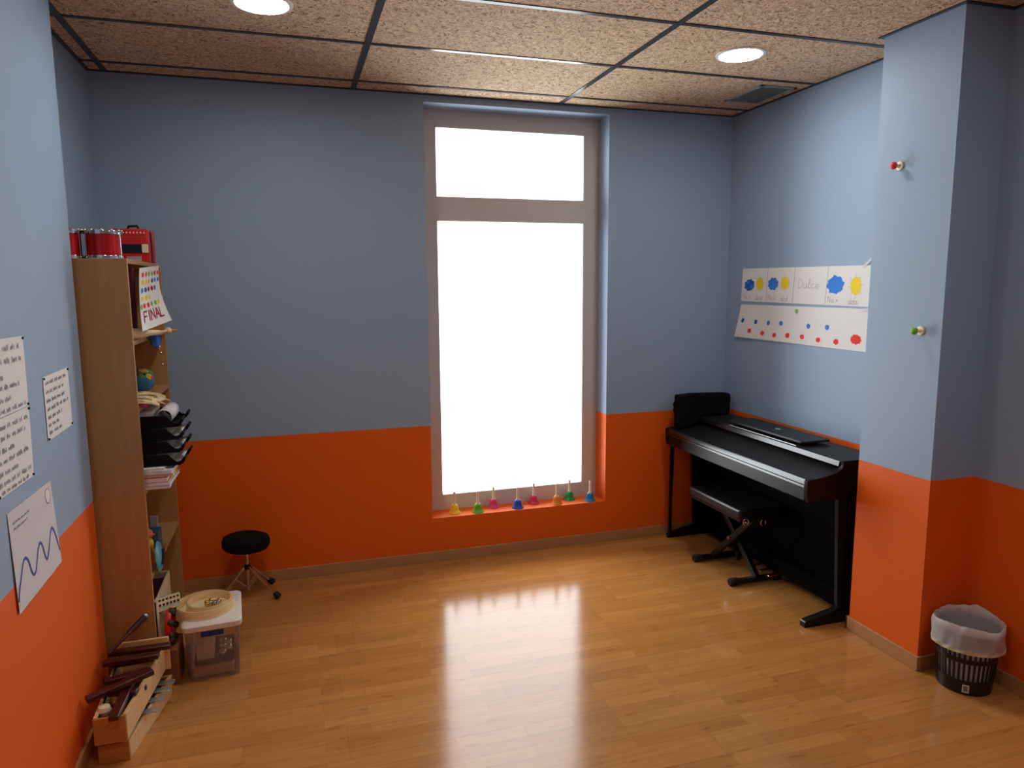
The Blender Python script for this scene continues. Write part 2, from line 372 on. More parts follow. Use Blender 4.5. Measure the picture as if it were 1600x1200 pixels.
bt = 0.012
struct(B((XREC, -bt, 0), (XR, 0, BB)).build('baseboard_back', 'base', bevel=0.002))
struct(B((XL, YB, 0), (XL + bt, YL, BB)).build('baseboard_left', 'base', bevel=0.002))
br_ = MB()
br_.box((XR - bt, YC1, 0), (XR, 0, BB)); br_.box((XC - bt, YC2 - bt, 0), (XC, YC1 + bt, BB)); br_.box((XC, YC2 - bt, 0), (XR, YC2, BB))
br_.box((XR - bt, YB, 0), (XR, YC2 - bt, BB)); br_.box((XC - bt, YC1, 0), (XR - bt, YC1 + bt, BB))
struct(br_.build('baseboard_right', 'base', bevel=0.002))

# ceiling grid: black T bars and wall angles
gx0, gy0 = 0.3398, -0.1698
g = MB(); bw = 0.029; tz = H - 0.0015
gb = H - 0.004
x = gx0
while x < XR: g.box((x - bw / 2, YB, gb), (x + bw / 2, 0, H + 0.002)); x += 1.2
y = gy0
while y > YB:
    g.box((XREC, y - 0.012, gb + 0.0005), (XR, y + 0.012, H + 0.002)); y -= 0.6
a = 0.019
for p, q in (((XREC, -a), (XREC + a, 0)),): pass
g.box((XREC, -a, gb - 0.001), (XR, 0, H)); g.box((XREC, YL, gb - 0.001), (XREC + a, -a, H)); g.box((XL, YB, gb - 0.001), (XL + a, YL, H))
g.box((XREC, YL - 0.0, gb - 0.001), (XL + a, YL + a, H))
g.box((XR - a, YC1, gb - 0.001), (XR, -a, H)); g.box((XC - a, YC2 - a, gb - 0.001), (XC, YC1 + a, H)); g.box((XC, YC1, gb - 0.001), (XR - a, YC1 + a, H))
g.box((XC, YC2 - a, gb - 0.001), (XR, YC2, H)); g.box((XR - a, YB, gb - 0.001), (XR, YC2 - a, H))
struct(g.build('trim_1', 'tbar', smooth=False))

# ------------------------------------------------------------------ window
GX0, GX1, GZ0, GZ1, TZ0, TZ1 = 2.016, 2.9655, 0.3628, 2.5954, 2.058, 2.190
fy0, fy1 = WD, WD + 0.07
fr = MB()
fr.box((WX0, fy0, WZ0), (GX0, fy1, WZ1)); fr.box((GX1, fy0, WZ0), (WX1, fy1, WZ1))
fr.box((GX0, fy0, WZ0), (GX1, fy1, GZ0)); fr.box((GX0, fy0, GZ1), (GX1, fy1, WZ1)); fr.box((GX0, fy0, TZ0), (GX1, fy1, TZ1))
win = struct(fr.build('window_1', 'alu', smooth=False))
bd = MB(); t_ = 0.006
for z0, z1 in ((GZ0, TZ0), (TZ1, GZ1)):
    for (a, b) in (((GX0, z0), (GX0 + t_, z1)), ((GX1 - t_, z0), (GX1, z1)), ((GX0, z0), (GX1, z0 + t_)), ((GX0, z1 - t_), (GX1, z1))):
        bd.box((a[0], fy0 - 0.002, a[1]), (b[0], fy0 + 0.045, b[1]))
bd.build('glazing_bead', 'gasket', win, smooth=False)
for z0, z1 in ((GZ0, TZ0), (TZ1, GZ1)):
    B((GX0 + 0.001, fy0 + 0.012, z0 + 0.001), (GX1 - 0.001, fy0 + 0.016, z1 - 0.001)).build('window_pane', 'glass', win, smooth=False)

# ------------------------------------------------------------------ ceiling lamps and vent
for (x, y, lab) in ((1.11, -3.2, 'added unseen fill light shaped as a round recessed downlight above the camera, left one'), (3.228, -3.2, 'added unseen fill light shaped as a round recessed downlight above the camera, right one'), (1.11, -1.115, 'round recessed ceiling downlight nearest the left wall, cut by the top of the photo'),  # rear pair is out of view, added as fill to even out the room light
                    (3.228, -1.09, 'round recessed ceiling downlight on the right, between window and wall pillar')):
    t = thing('ceiling_downlight', lab, 'ceiling light', (x, y, H), 'recessed ceiling downlights')
    MB().lathe([(0.096, -0.001), (0.099, -0.006), (0.113, -0.004), (0.115, 0.0005), (0.096, 0.0005)], (0, 0, 0), 48).build('trim_ring', 'white', t)
    MB().lathe([(0.0005, -0.003), (0.097, -0.003), (0.097, 0.0), (0.0005, 0.0)], (0, 0, 0), 48).build('diffuser', 'lampdisc', t)
v = thing('ceiling_vent', 'grey rectangular air grille in the ceiling beside the right wall', 'vent', (3.755, -0.51, H))
vf = MB(); vx0, vx1, vy0, vy1, vz = 3.64, 3.87, -0.685, -0.335, H - 0.006
for a, b in (((vx0, vy0), (vx0 + 0.02, vy1)), ((vx1 - 0.02, vy0), (vx1, vy1)), ((vx0, vy0), (vx1, vy0 + 0.02)), ((vx0, vy1 - 0.02), (vx1, vy1))): vf.box((*a, vz), (*b, H))
vf.build('frame', 'vent', v, bevel=0.001)
sl = MB()
for i in range(13):
    yy = vy0 + 0.03 + i * 0.0243
    sl.hexa([(vx0 + 0.02, yy, H - 0.0055), (vx1 - 0.02, yy, H - 0.0055), (vx1 - 0.02, yy + 0.012, H - 0.003), (vx0 + 0.02, yy + 0.012, H - 0.003)],
            [(vx0 + 0.02, yy, H - 0.0045), (vx1 - 0.02, yy, H - 0.0045), (vx1 - 0.02, yy + 0.012, H - 0.002), (vx0 + 0.02, yy + 0.012, H - 0.002)])
sl.build('slats', 'vent', v, smooth=False)
B((vx0 + 0.005, vy0 + 0.005, H - 0.0018), (vx1 - 0.005, vy1 - 0.005, H - 0.0002)).build('backing', 'ventback', v, smooth=False)
at(v)

# ------------------------------------------------------------------ sheets with drawings
LET = {  # rough hand strokes in a unit box, baseline 0, x-height .5, capital height 1
    'N': [[(0, 0), (0.03, 1), (0.5, 0.05), (0.52, 1)]],
    'a': [[(0.42, 0.42), (0.2, 0.5), (0, 0.3), (0.06, 0.05), (0.28, 0.02), (0.42, 0.25), (0.44, 0.5), (0.43, 0.08), (0.55, 0)]],
    'i': [[(0.1, 0.5), (0.1, 0.05), (0.22, 0)], [(0.1, 0.68), (0.12, 0.72)]],
    'x': [[(0, 0.5), (0.35, 0)], [(0.35, 0.5), (0, 0)]],
    'u': [[(0, 0.5), (0.02, 0.1), (0.2, 0), (0.38, 0.15), (0.4, 0.5), (0.42, 0.05), (0.5, 0)]],
    'l': [[(0, 0.1), (0.2, 0.6), (0.25, 0.95), (0.14, 1), (0.08, 0.6), (0.1, 0.1), (0.25, 0), (0.36, 0.1)]],
    'c': [[(0.4, 0.42), (0.22, 0.5), (0.03, 0.3), (0.08, 0.05), (0.28, 0), (0.46, 0.12)]],
    'e': [[(0.03, 0.22), (0.38, 0.3), (0.28, 0.5), (0.06, 0.4), (0.04, 0.1), (0.24, 0), (0.44, 0.12)]],
    'o': [[(0.24, 0.5), (0.04, 0.35), (0.06, 0.08), (0.28, 0), (0.44, 0.2), (0.38, 0.45), (0.24, 0.5)]],
    'd': [[(0.4, 0.4), (0.18, 0.5), (0, 0.28), (0.08, 0.02), (0.3, 0.04), (0.42, 0.3), (0.45, 1), (0.43, 0.1), (0.55, 0)]],
    'D': [[(0.06, 0), (0.06, 1), (0.4, 0.92), (0.62, 0.5), (0.42, 0.06), (0.0, 0.02)]],
    'F': [[(0, 0), (0.03, 1), (0.5, 0.96)], [(0.02, 0.52), (0.38, 0.5)]],
    'I': [[(0.12, 0), (0.12, 1)]], 'A': [[(0, 0), (0.24, 1), (0.5, 0)], [(0.1, 0.38), (0.4, 0.38)]],
    'L': [[(0.02, 1), (0, 0.02), (0.46, 0)]], 'B': [[(0, 0), (0, 1), (0.3, 0.9), (0.28, 0.58), (0, 0.5), (0.38, 0.4), (0.34, 0.06), (0, 0)]],
}
ADV = {'i': 0.28, 'I': 0.32, 'l': 0.38, 'D': 0.72, 'N': 0.68, 'x': 0.45}
class Sheet:
    """paper sheet in its own plane; u to the right, v up as seen from the room"""
    def __init__(s, fn, paper='paper', thick=0.0006):
        s.fn = fn; s.mb = MB(); s.pm = paper; s.layer = 0
    def grid(s, nu=10, nv=6, t=0.0006):
        s.mb.use(s.pm); vs = []
        for off in (t, 0):
            for j in range(nv + 1):
                for i in range(nu + 1): vs.append(s.fn(i / nu, j / nv, off))
        n1 = (nu + 1) * (nv + 1); fs = []
        for j in range(nv):
            for i in range(nu):
                a = j * (nu + 1) + i; fs.append((a, a + 1, a + nu + 2, a + nu + 1)); fs.append((a + n1, a + nu + 1 + n1, a + nu + 2 + n1, a + 1 + n1))
        for i in range(nu):
            fs.append((i, i + n1, i + 1 + n1, i + 1)); k = nv * (nu + 1) + i; fs.append((k, k + 1, k + 1 + n1, k + n1))
        for j in range(nv):
            k = j * (nu + 1); fs.append((k, k + nu + 1, k + nu + 1 + n1, k + n1)); k += nu; fs.append((k, k + n1, k + nu + 1 + n1, k + nu + 1))
        s.mb._add(vs, fs); return s
    def blob(s, m, u, v, ru, rv, rough=0.08, n=18, lobes=0):
        s.mb.use(m); s.layer += 1; off = 0.0012 + 0.00003 * (s.layer % 9); ph = random.random() * 6
        pts = []
        for i in range(n):
            a = 2 * PI * i / n; k = 1 + random.uniform(-rough, rough) + (0.09 * math.cos(lobes * a + ph) if lobes else 0)
            pts.append(s.fn(u + ru * k * math.cos(a), v + rv * k * math.sin(a), off))
        c = s.fn(u, v, off); s.mb._add([c] + pts, [(0, 1 + i, 1 + (i + 1) % n) for i in range(n)]); return s
    def stroke(s, m, pts, wu, wv):
        """polyline in uv with half widths wu, wv"""
        s.mb.use(m); s.layer += 1; off = 0.0012 + 0.00003 * (s.layer % 9)
        for (a, b) in zip(pts, pts[1:]):
            du, dv = (b[0] - a[0]) / wu, (b[1] - a[1]) / wv; l = math.hypot(du, dv) or 1; nu, nv = -dv / l * wu, du / l * wv; eu, ev = du / l * wu * 0.5, dv / l * wv * 0.5
            q = [(a[0] + nu - eu, a[1] + nv - ev), (a[0] - nu - eu, a[1] - nv - ev), (b[0] - nu + eu, b[1] - nv + ev), (b[0] + nu + eu, b[1] + nv + ev)]
            s.mb._add([s.fn(*p, off) for p in q], [(0, 1, 2, 3)])
        return s
    def text(s, m, txt, u, v, hu, hv, wu, wv):
        """hu, hv: letter height expressed in u and in v units"""
        for ch in txt:
            for st in LET.get(ch, []): s.stroke(m, [(u + p[0] * hu, v + p[1] * hv) for p in st], wu, wv)
            u += ADV.get(ch, 0.6) * hu
        return s
    def scribble(s, m, u, v, length, hu, hv, wu, wv):
        """an illegible hand-written line"""
        end = u + length
        while u < end:
            wl_ = random.uniform(1.6, 3.6) * hu; pts = []; k = 0; uu = u
            while uu < min(u + wl_, end):
                pts.append((uu, v + (hv * random.uniform(0.6, 1.0) if k % 2 else random.uniform(0, 0.15) * hv))); uu += hu * random.uniform(0.2, 0.34); k += 1
            if len(pts) > 1: s.stroke(m, pts, wu, wv)
            u = uu + hu * 0.5
        return s

# right wall sheets: plane x = XR, u runs from the far end (y) towards the camera
def quadfn(tl, tr, br, bl, nrm, wave=0.0, curl=None):
    tl, tr, br, bl, nrm = map(Vector, (tl, tr, br, bl, nrm))
    def fn(u, v, off):
        p = (bl * (1 - u) + br * u) * (1 - v) + (tl * (1 - u) + tr * u) * v
        o = off + 0.0008 + wave * (0.5 + 0.5 * math.sin(u * 19 + v * 3)) + (curl(u, v) if curl else 0)
        return p + nrm * o
    return fn
px = XR
s1 = Sheet(quadfn((px, -0.170, 1.764), (px, -1.232, 1.757), (px, -1.225, 1.549), (px, -0.160, 1.560), (-1, 0, 0), 0.002))
s1.grid(24, 4)
for u in (0.235, 0.463, 0.713): s1.stroke('pencil', [(u, 0.02), (u + 0.004, 0.98)], 0.0012, 0.006)
for (u, m, ru, rv, v) in ((0.075, 'dblue2', 0.046, 0.18, 0.5), (0.292, 'dblue', 0.045, 0.18, 0.54), (0.775, 'dblue', 0.056, 0.23, 0.52)):
    s1.blob(m, u, v, ru, rv, 0.07, 28, 8)
s1.blob('dblue', 0.1, 0.45, 0.018, 0.07).blob('dblue', 0.06, 0.58, 0.014, 0.05)
for (u, v, ru, rv) in ((0.17, 0.54, 0.034, 0.2), (0.392, 0.56, 0.034, 0.18), (0.91, 0.5, 0.036, 0.22)):
    s1.blob('dyel', u, v, ru, rv, 0.05, 20)
    for k in range(8):
        a = k * PI / 4 + 0.1; s1.stroke('pencil', [(u + ru * 1.02 * math.cos(a), v + rv * 1.02 * math.sin(a)), (u + ru * 1.4 * math.cos(a), v + rv * 1.4 * math.sin(a))], 0.0006, 0.003)
for (u, t1, u2, t2) in ((0.02, 'Na', 0.14, 'dod'), (0.25, 'Na', 0.365, 'dod'), (0.73, 'Na', 0.87, 'dda')):
    s1.text('pencil', t1, u, 0.07, 0.034, 0.16, 0.0009, 0.0045); s1.text('pencil', 'x', u + 0.058, 0.09, 0.028, 0.13, 0.0009, 0.0045)
    s1.text('pencil', t2, u2, 0.05, 0.034, 0.17, 0.0009, 0.0045)
s1.text('pencil', 'Dulce', 0.50, 0.42, 0.058, 0.26, 0.0009, 0.0045)
o1 = tag(s1.mb.build('drawing_strip', None), 'upper long white strip on the right wall with blue clouds and yellow suns', 'drawing')
tp = MB(); tp.box((-0.0006, -0.035, -0.007), (0.0006, 0.035, 0.007), Matrix.Translation((px - 0.0045, -1.205, 1.768)) @ Matrix.Rotation(math.radians(-38), 4, 'X'))
tp.build('tape', 'tape', o1, smooth=False)
s2 = Sheet(quadfn((px, -0.165, 1.538), (px, -1.232, 1.540), (px, -1.240, 1.322), (px, -0.118, 1.330), (-1, 0, 0), 0.003, lambda u, v: 0.012 * (1 - v) ** 2 * (1 - u) ** 3))
s2.grid(24, 4)
s2.blob('dgreen', 0.50, 0.87, 0.014, 0.065, 0.1)
for u, v in ((0.045, 0.52), (0.165, 0.50), (0.28, 0.50), (0.387, 0.515), (0.60, 0.495), (0.735, 0.50)): s2.blob('dblue' if u > 0.25 else 'dblue2', u, v, 0.014, 0.066, 0.14)
for u, v in ((0.125, 0.22), (0.24, 0.19), (0.345, 0.17), (0.45, 0.20), (0.56, 0.20), (0.68, 0.165), (0.80, 0.165)): s2.blob('dred', u, v, 0.016, 0.068, 0.14)
s2.blob('dred', 0.925, 0.27, 0.034, 0.115, 0.05, 24, 9)
o2 = tag(s2.mb.build('drawing_strip', None), 'lower long white strip on the right wall with blue and red dots', 'drawing')
tp = MB(); tp.box((-0.0006, -0.028, -0.006), (0.0006, 0.028, 0.006), Matrix.Translation((px - 0.0055, -1.21, 1.534)) @ Matrix.Rotation(math.radians(-12), 4, 'X')); tp.build('tape', 'tape', o2, smooth=False)

# left wall sheets: plane x = XL, u runs from near the camera to the far end
def lsheet(tl, tr, br_2, bl, lines, name, label, cat, blank=None, paper='paper'):
    s = Sheet(quadfn((XL, *tl), (XL, *tr), (XL, *br_2), (XL, *bl), (1, 0, 0), 0.0012), paper); s.grid(6, 6)
    W = abs(tr[0] - tl[0]); Ht = abs(tl[1] - bl[1])
    for (u, v, ln, h) in lines: s.scribble('ink', u, v, ln, h / W, h / Ht, 0.0011 / W, 0.0011 / Ht)
    o = tag(s.mb.build(name, None), label, cat)
    for (yy, zz) in (tl, tr, br_2, bl):
        if blank and (yy, zz) in blank: continue
        MB().lathe([(0.0001, 0.006), (0.004, 0.005), (0.0035, 0.001), (0.0001, 0.001)], (XL + 0.001, yy + (0.006 if yy < (tl[0] + tr[0]) / 2 else -0.006), zz + (-0.006 if zz > (tl[1] + bl[1]) / 2 else 0.006)), 10, Matrix.Rotation(PI / 2, 4, 'Y')).build('pin', 'rubber', o)
    return o
lsheet((-1.960, 1.532), (-1.660, 1.528), (-1.668, 1.318), (-1.962, 1.318),
       [(0.22, 0.83, 0.66, 0.019), (0.12, 0.66, 0.78, 0.019), (0.1, 0.46, 0.3, 0.016), (0.08, 0.33, 0.72, 0.016), (0.05, 0.17, 0.55, 0.016), (0.05, 0.03, 0.9, 0.016)],
       'notice_sheet', 'upper of the two hand-written white sheets at the left photo edge, above the other', 'notice')
lsheet((-1.962, 1.316), (-1.667, 1.316), (-1.682, 1.104), (-1.962, 1.106),
       [(0.05, 0.84, 0.9, 0.016), (0.05, 0.70, 0.8, 0.016), (0.05, 0.54, 0.5, 0.016), (0.05, 0.40, 0.85, 0.016), (0.05, 0.25, 0.55, 0.016), (0.05, 0.12, 0.9, 0.016), (0.1, 0.02, 0.75, 0.013)],
       'notice_sheet', 'lower of the two hand-written white sheets at the left photo edge, above the wave drawing', 'notice')
lsheet((-1.518, 1.385), (-1.246, 1.389), (-1.248, 1.182), (-1.522, 1.176),
       [(0.06, 0.86, 0.82, 0.014), (0.06, 0.72, 0.7, 0.014), (0.06, 0.58, 0.72, 0.014), (0.06, 0.45, 0.86, 0.014), (0.06, 0.32, 0.55, 0.014), (0.06, 0.20, 0.42, 0.014), (0.06, 0.08, 0.5, 0.014)],
       'notice_sheet', 'small hand-written white sheet pinned alone on the left wall near the shelf', 'notice')
s3 = Sheet(quadfn((XL, -1.914, 1.054), (XL, -1.540, 1.051), (XL, -1.518, 0.767), (XL, -1.909, 0.760), (1, 0, 0), 0.001, lambda u, v: 0.004 * (1 - v)), 'paper2'); s3.grid(8, 8)
wpt = [(0.01, 0.125), (0.04, 0.22), (0.10, 0.31), (0.17, 0.42), (0.223, 0.455), (0.28, 0.40), (0.32, 0.26), (0.36, 0.21), (0.42, 0.25), (0.50, 0.39), (0.565, 0.455), (0.61, 0.39), (0.64, 0.26), (0.68, 0.22), (0.75, 0.31), (0.82, 0.43), (0.875, 0.48), (0.92, 0.42), (0.955, 0.30), (0.99, 0.16)]
wv = []
for i in range(len(wpt) - 1):
    p0, p1, p2, p3 = wpt[max(i - 1, 0)], wpt[i], wpt[i + 1], wpt[min(i + 2, len(wpt) - 1)]
    for k in range(4):
        t = k / 4; wv.append(tuple(0.5 * (2 * p1[d] + (p2[d] - p0[d]) * t + (2 * p0[d] - 5 * p1[d] + 4 * p2[d] - p3[d]) * t * t + (3 * p1[d] - p0[d] - 3 * p2[d] + p3[d]) * t ** 3) for d in (0, 1)))
wv.append(wpt[-1])
s3.stroke('penblue', wv, 0.012, 0.016)
s3.blob('paper', 0.88, 0.86, 0.06, 0.09, 0.02)
s3.stroke('stampred', [(0.88 + 0.055 * math.cos(a / 10), 0.86 + 0.085 * math.sin(a / 10)) for a in range(0, 32)], 0.004, 0.005)
s3.stroke('pencil', [(0.88 + 0.055 * math.cos(a / 10), 0.86 + 0.085 * math.sin(a / 10)) for a in range(32, 63)], 0.006, 0.007)
s3.scribble('pencil', 0.08, 0.86, 0.35, 0.02, 0.025, 0.002, 0.003).scribble('pencil', 0.08, 0.80, 0.3, 0.02, 0.025, 0.002, 0.003)
tag(s3.mb.build('wave_drawing', None), 'white sheet on the left wall with a wavy violet-blue line, hanging over the orange border', 'drawing')

# ------------------------------------------------------------------ coat knobs on the pillar
def knob(y, z, m, lab):
    t = thing('wall_knob', lab, 'hook', (XC, y, z), 'coloured knobs on the pillar')
    R_ = Matrix.Rotation(-PI / 2, 4, 'Y')
    MB().lathe([(0.0005, 0), (0.019, 0), (0.02, 0.003), (0.018, 0.007), (0.0005, 0.008)], (0, 0, 0), 24, R_).build('base_plate', 'cream', t)
    MB().lathe([(0.009, 0.006), (0.007, 0.016), (0.009, 0.026)], (0, 0, 0), 16, R_).build('stem', 'cream', t)
    MB().sphere((-0.036, 0, 0), 0.0165, (0.85, 1, 1)).build('knob_ball', m, t)
    return t
knob(-1.607, 2.165, 'redknob', 'small red knob hook high on the blue pillar')
knob(-1.772, 1.468, 'greenknob', 'small green knob hook lower on the blue pillar')

# ------------------------------------------------------------------ digital piano
P0, P1 = -1.41, -0.06        # near and far end in y
pi_ = thing('digital_piano', 'long black upright digital piano against the right wall', 'piano', (3.75, -0.73, 0))
cheek = [(3.472, 0.634), (3.462, 0.66), (3.460, 0.738), (3.468, 0.744), (3.52, 0.748), (3.58, 0.757), (3.63, 0.769), (3.655, 0.784), (3.664, 0.800), (3.662, 0.822), (3.905, 0.822), (3.905, 0.634)]
for y0, y1 in ((P0, P0 + 0.024), (P1 - 0.024, P1)):
    mb = MB(); mb.prism(cheek, 'y', y0, y1); mb.prism([(3.645, 0.64), (3.905, 0.64), (3.905, 0.05), (3.682, 0.05), (3.672, 0.12)], 'y', y0 + 0.001, y1 - 0.001)
    mb.build('side_panel', 'black', pi_, bevel=0.0015)
    mb = MB(); mb.prism([(3.487, 0.0), (3.485, 0.028), (3.50, 0.036), (3.66, 0.066), (3.69, 0.085), (3.895, 0.085), (3.895, 0.0)], 'y', y0 - 0.0, y1 + (0.012 if y0 == P0 else 0))
    mb.build('foot', 'black', pi_, bevel=0.002)
B((3.486, P0 + 0.001, 0.0285), (3.4905, P0 + 0.034, 0.0335)).build('foot_badge', 'silver', pi_)
B((3.492, P1 - 0.022, 0.03), (3.512, P1 - 0.004, 0.64)).build('front_leg', 'steelb', pi_, bevel=0.002)
ya, yb = P0 + 0.024, P1 - 0.024
mb = MB(); mb.prism([(3.468, 0.636), (3.464, 0.640), (3.4675, 0.700), (3.50, 0.702), (3.50, 0.636)], 'y', ya, yb); mb.build('key_slip', 'black', pi_, bevel=0.001)
B((3.50, ya, 0.632), (3.90, yb, 0.655)).build('key_bed', 'blackdull', pi_, bevel=0.001)
mb = MB(); mb.prism([(3.460, 0.7035), (3.4615, 0.714), (3.467, 0.716), (3.4625, 0.718), (3.466, 0.732), (3.473, 0.7405), (3.482, 0.7405), (3.482, 0.7035)], 'y', ya, yb); mb.build('lid_rail', 'blackrail', pi_)
mb = MB(); mb.prism([(3.483, 0.728), (3.483, 0.739), (3.52, 0.743), (3.58, 0.751), (3.64, 0.764), (3.68, 0.778), (3.69, 0.77), (3.60, 0.742)], 'y', ya + 0.001, yb - 0.001); mb.build('key_lid', 'blacktop', pi_)
mb = MB(); mb.prism([(3.668, 0.790), (3.664, 0.792), (3.662, 0.818), (3.668, 0.8215), (3.905, 0.8215), (3.905, 0.80), (3.68, 0.79)], 'y', ya, yb); mb.build('top_board', 'blacktop', pi_)
MB().prism([(3.654, 0.793), (3.660, 0.817), (3.666, 0.817), (3.666, 0.793)], 'y', ya, yb).build('fascia_strip', 'blackrail', pi_, label='satin grey strip along the front of the top')
B((3.668, -1.06, 0.8218), (3.672, -0.46, 0.8250)).build('music_ledge', 'silver', pi_)
B((3.77, ya, 0.14), (3.79, yb, 0.64)).build('back_panel', 'blackdull', pi_)
mb = MB(); mb.prism([(3.715, 0.052), (3.712, 0.135), (3.725, 0.142), (3.775, 0.142), (3.775, 0.052)], 'y', ya, yb); mb.build('pedal_rail', 'blackdull', pi_, bevel=0.002)
for k in range(3):
    yy = -0.93 + 0.075 * k
    mb = MB(); mb.hexa([(3.715, yy - 0.009, 0.062), (3.715, yy + 0.009, 0.062), (3.63, yy + 0.012, 0.052), (3.63, yy - 0.012, 0.052)][::-1],
                       [(3.715, yy - 0.009, 0.070), (3.715, yy + 0.009, 0.070), (3.63, yy + 0.012, 0.060), (3.63, yy - 0.012, 0.060)][::-1])
    mb.build('pedal', 'brass', pi_, bevel=0.003)
mb = MB(); mb.rod((3.70, -0.55, 0.052), (3.70, -0.55, 0.0), 0.012); mb.build('levelling_foot', 'rubber', pi_)
# folded music rest lying on the top
mr_ = MB(); pr_ = []
for (cx_, cy_, a0) in ((3.70, -1.075, PI), (3.845, -1.075, 1.5 * PI), (3.845, -0.455, 0), (3.70, -0.455, 0.5 * PI)):
    for k in range(5):
        a = a0 + k * PI / 8; pr_.append((cx_ + 0.02 * math.cos(a), cy_ + 0.02 * math.sin(a)))
mr_.prism(pr_, 'z', 0.838, 0.850); rest = mr_.build('music_rest', 'blacktop', pi_, bevel=0.002)
B((3.72, -1.03, 0.8216), (3.83, -0.50, 0.8378)).build('hinge_block', 'blackdull', pi_)
em = MB()
for k in range(3):
    a = k * 2 * PI / 3; em.rod((3.775 + 0.010 * math.cos(a + PI), -0.775 + 0.018 * math.sin(a + PI), 0.8506), (3.775 + 0.010 * math.cos(a), -0.775 + 0.022 * math.sin(a), 0.8506), 0.0014, n=6)
em.torus((3.775, -0.775, 0.8505), 0.011, 0.0011, n=24, k=6); em.build('emblem', 'silver', rest)
cab = MB(); cab.tube([(3.52, -0.075, 0.62), (3.508, -0.09, 0.45), (3.502, -0.092, 0.25), (3.50, -0.09, 0.045), (3.53, -0.085, 0.0368)], 0.003); cab.build('cable', 'rubber', pi_)
at(pi_)

cs = thing('padded_case', 'black padded bag standing on the far left end of the piano', 'bag', (3.67, -0.11, 0.74))
mb = MB(); mb.prism([(3.500, 0.7475), (3.497, 0.966), (3.60, 0.972), (3.862, 0.966), (3.880, 0.952), (3.876, 0.8235), (3.658, 0.8235), (3.640, 0.780), (3.58, 0.760), (3.54, 0.752)], 'y', -0.160, -0.095)
mb.build('case_body', 'cloth', cs, bevel=0.010, seg=3)
mb = MB(); mb.prism([(3.53, 0.8225), (3.53, 0.93), (3.84, 0.93), (3.84, 0.8235), (3.70, 0.8235)], 'y', -0.095, -0.05); mb.build('back_pocket', 'cloth', cs, bevel=0.008)
mb = MB(); mb.tube([(3.502, -0.13, 0.93), (3.488, -0.13, 0.925), (3.478, -0.13, 0.905), (3.480, -0.13, 0.875), (3.490, -0.13, 0.84), (3.502, -0.13, 0.83)], 0.008); mb.build('handle', 'cloth', cs)
at(cs)

# ------------------------------------------------------------------ piano bench
bn = thing('piano_bench', 'black padded piano bench on a folding cross frame', 'bench', (3.58, -0.68, 0))
bx0, bx1, by0, by1 = 3.435, 3.73, -0.925, -0.41
mb = MB(); mb.box((bx0, by0, 0.390), (bx1, by1, 0.450)); mb.build('cushion', 'leather', bn, bevel=0.014, seg=4)
B((bx0 + 0.012, by0 + 0.012, 0.379), (bx1 - 0.012, by1 - 0.012, 0.392)).build('seat_board', 'steelb', bn, bevel=0.002)
ye0, ye1 = -0.872, -0.500
for yy in (ye0, ye1):
    f = MB(); f.box((bx0 + 0.02, yy - 0.014, 0.008), (bx1 - 0.0, yy + 0.014, 0.036)); bar = f.build('foot_bar', 'steelb', bn, bevel=0.002)
    for xx in (bx0 + 0.015, bx1):
        MB().lathe([(0.001, 0.027), (0.018, 0.027), (0.023, 0.020), (0.023, -0.020), (0.018, -0.027), (0.001, -0.027)], (xx, yy, 0.0235), 16, Matrix.Rotation(PI / 2, 4, 'Y')).build('foot_cap', 'rubber', bar)
for (xa, ya_, yb_) in ((3.56, ye1, -0.885), (3.60, ye0, -0.475)):
    mb = MB(); mb.bar((xa, ya_, 0.032), (xa, yb_, 0.378), 0.034, 0.026, (1, 0, 0)); mb.build('leg', 'steelb', bn, bevel=0.002)
mb = MB()
mb.rod((3.535, -0.683, 0.203), (3.635, -0.683, 0.203), 0.011); mb.build('pivot_bolt', 'chrome', bn)
for (yy, zz) in ((-0.90, 0.374), (-0.50, 0.372)):
    mb = MB(); mb.rod((3.50, yy, zz), (3.66, yy, zz), 0.006); mb.sphere((3.495, yy, zz), 0.009); mb.build('cross_pin', 'chrome', bn)
mb = MB(); mb.torus((3.580, -0.937, 0.372), 0.016, 0.0028, Matrix.Rotation(PI / 2, 4, 'X')); mb.build('lock_ring', 'chrome', bn)
mb = MB(); mb.torus((3.468, -0.938, 0.388), 0.017, 0.0028, Matrix.Rotation(PI / 2, 4, 'X')); mb.build('lock_ring', 'chrome', bn)
at(bn)

# ------------------------------------------------------------------ drum throne
st = thing('drum_stool', 'small round black drum stool on chrome tripod legs by the back wall', 'stool', (0.872, -0.165, 0))
cxs, cys = 0.872, -0.165
tilt = Matrix.Rotation(math.radians(3), 4, 'Y')
MB().lathe([(0.001, -0.028), (0.08, -0.03), (0.112, -0.026), (0.122, -0.012), (0.124, 0.012), (0.118, 0.028), (0.10, 0.036), (0.06, 0.040), (0.001, 0.041)], (cxs, cys, 0.300), 40, tilt).build('seat', 'cloth', st)
MB().lathe([(0.02, 0), (0.035, 0.018)], (cxs, cys, 0.252), 20, cap=True).build('seat_clamp', 'rubber', st)
MB().rod((cxs, cys, 0.03), (cxs, cys, 0.262), 0.0095).build('pole', 'chrome', st)
MB().lathe([(0.010, 0.15), (0.018, 0.152), (0.018, 0.176), (0.010, 0.178)], (cxs, cys, 0), 20).build('collar', 'steelb', st)
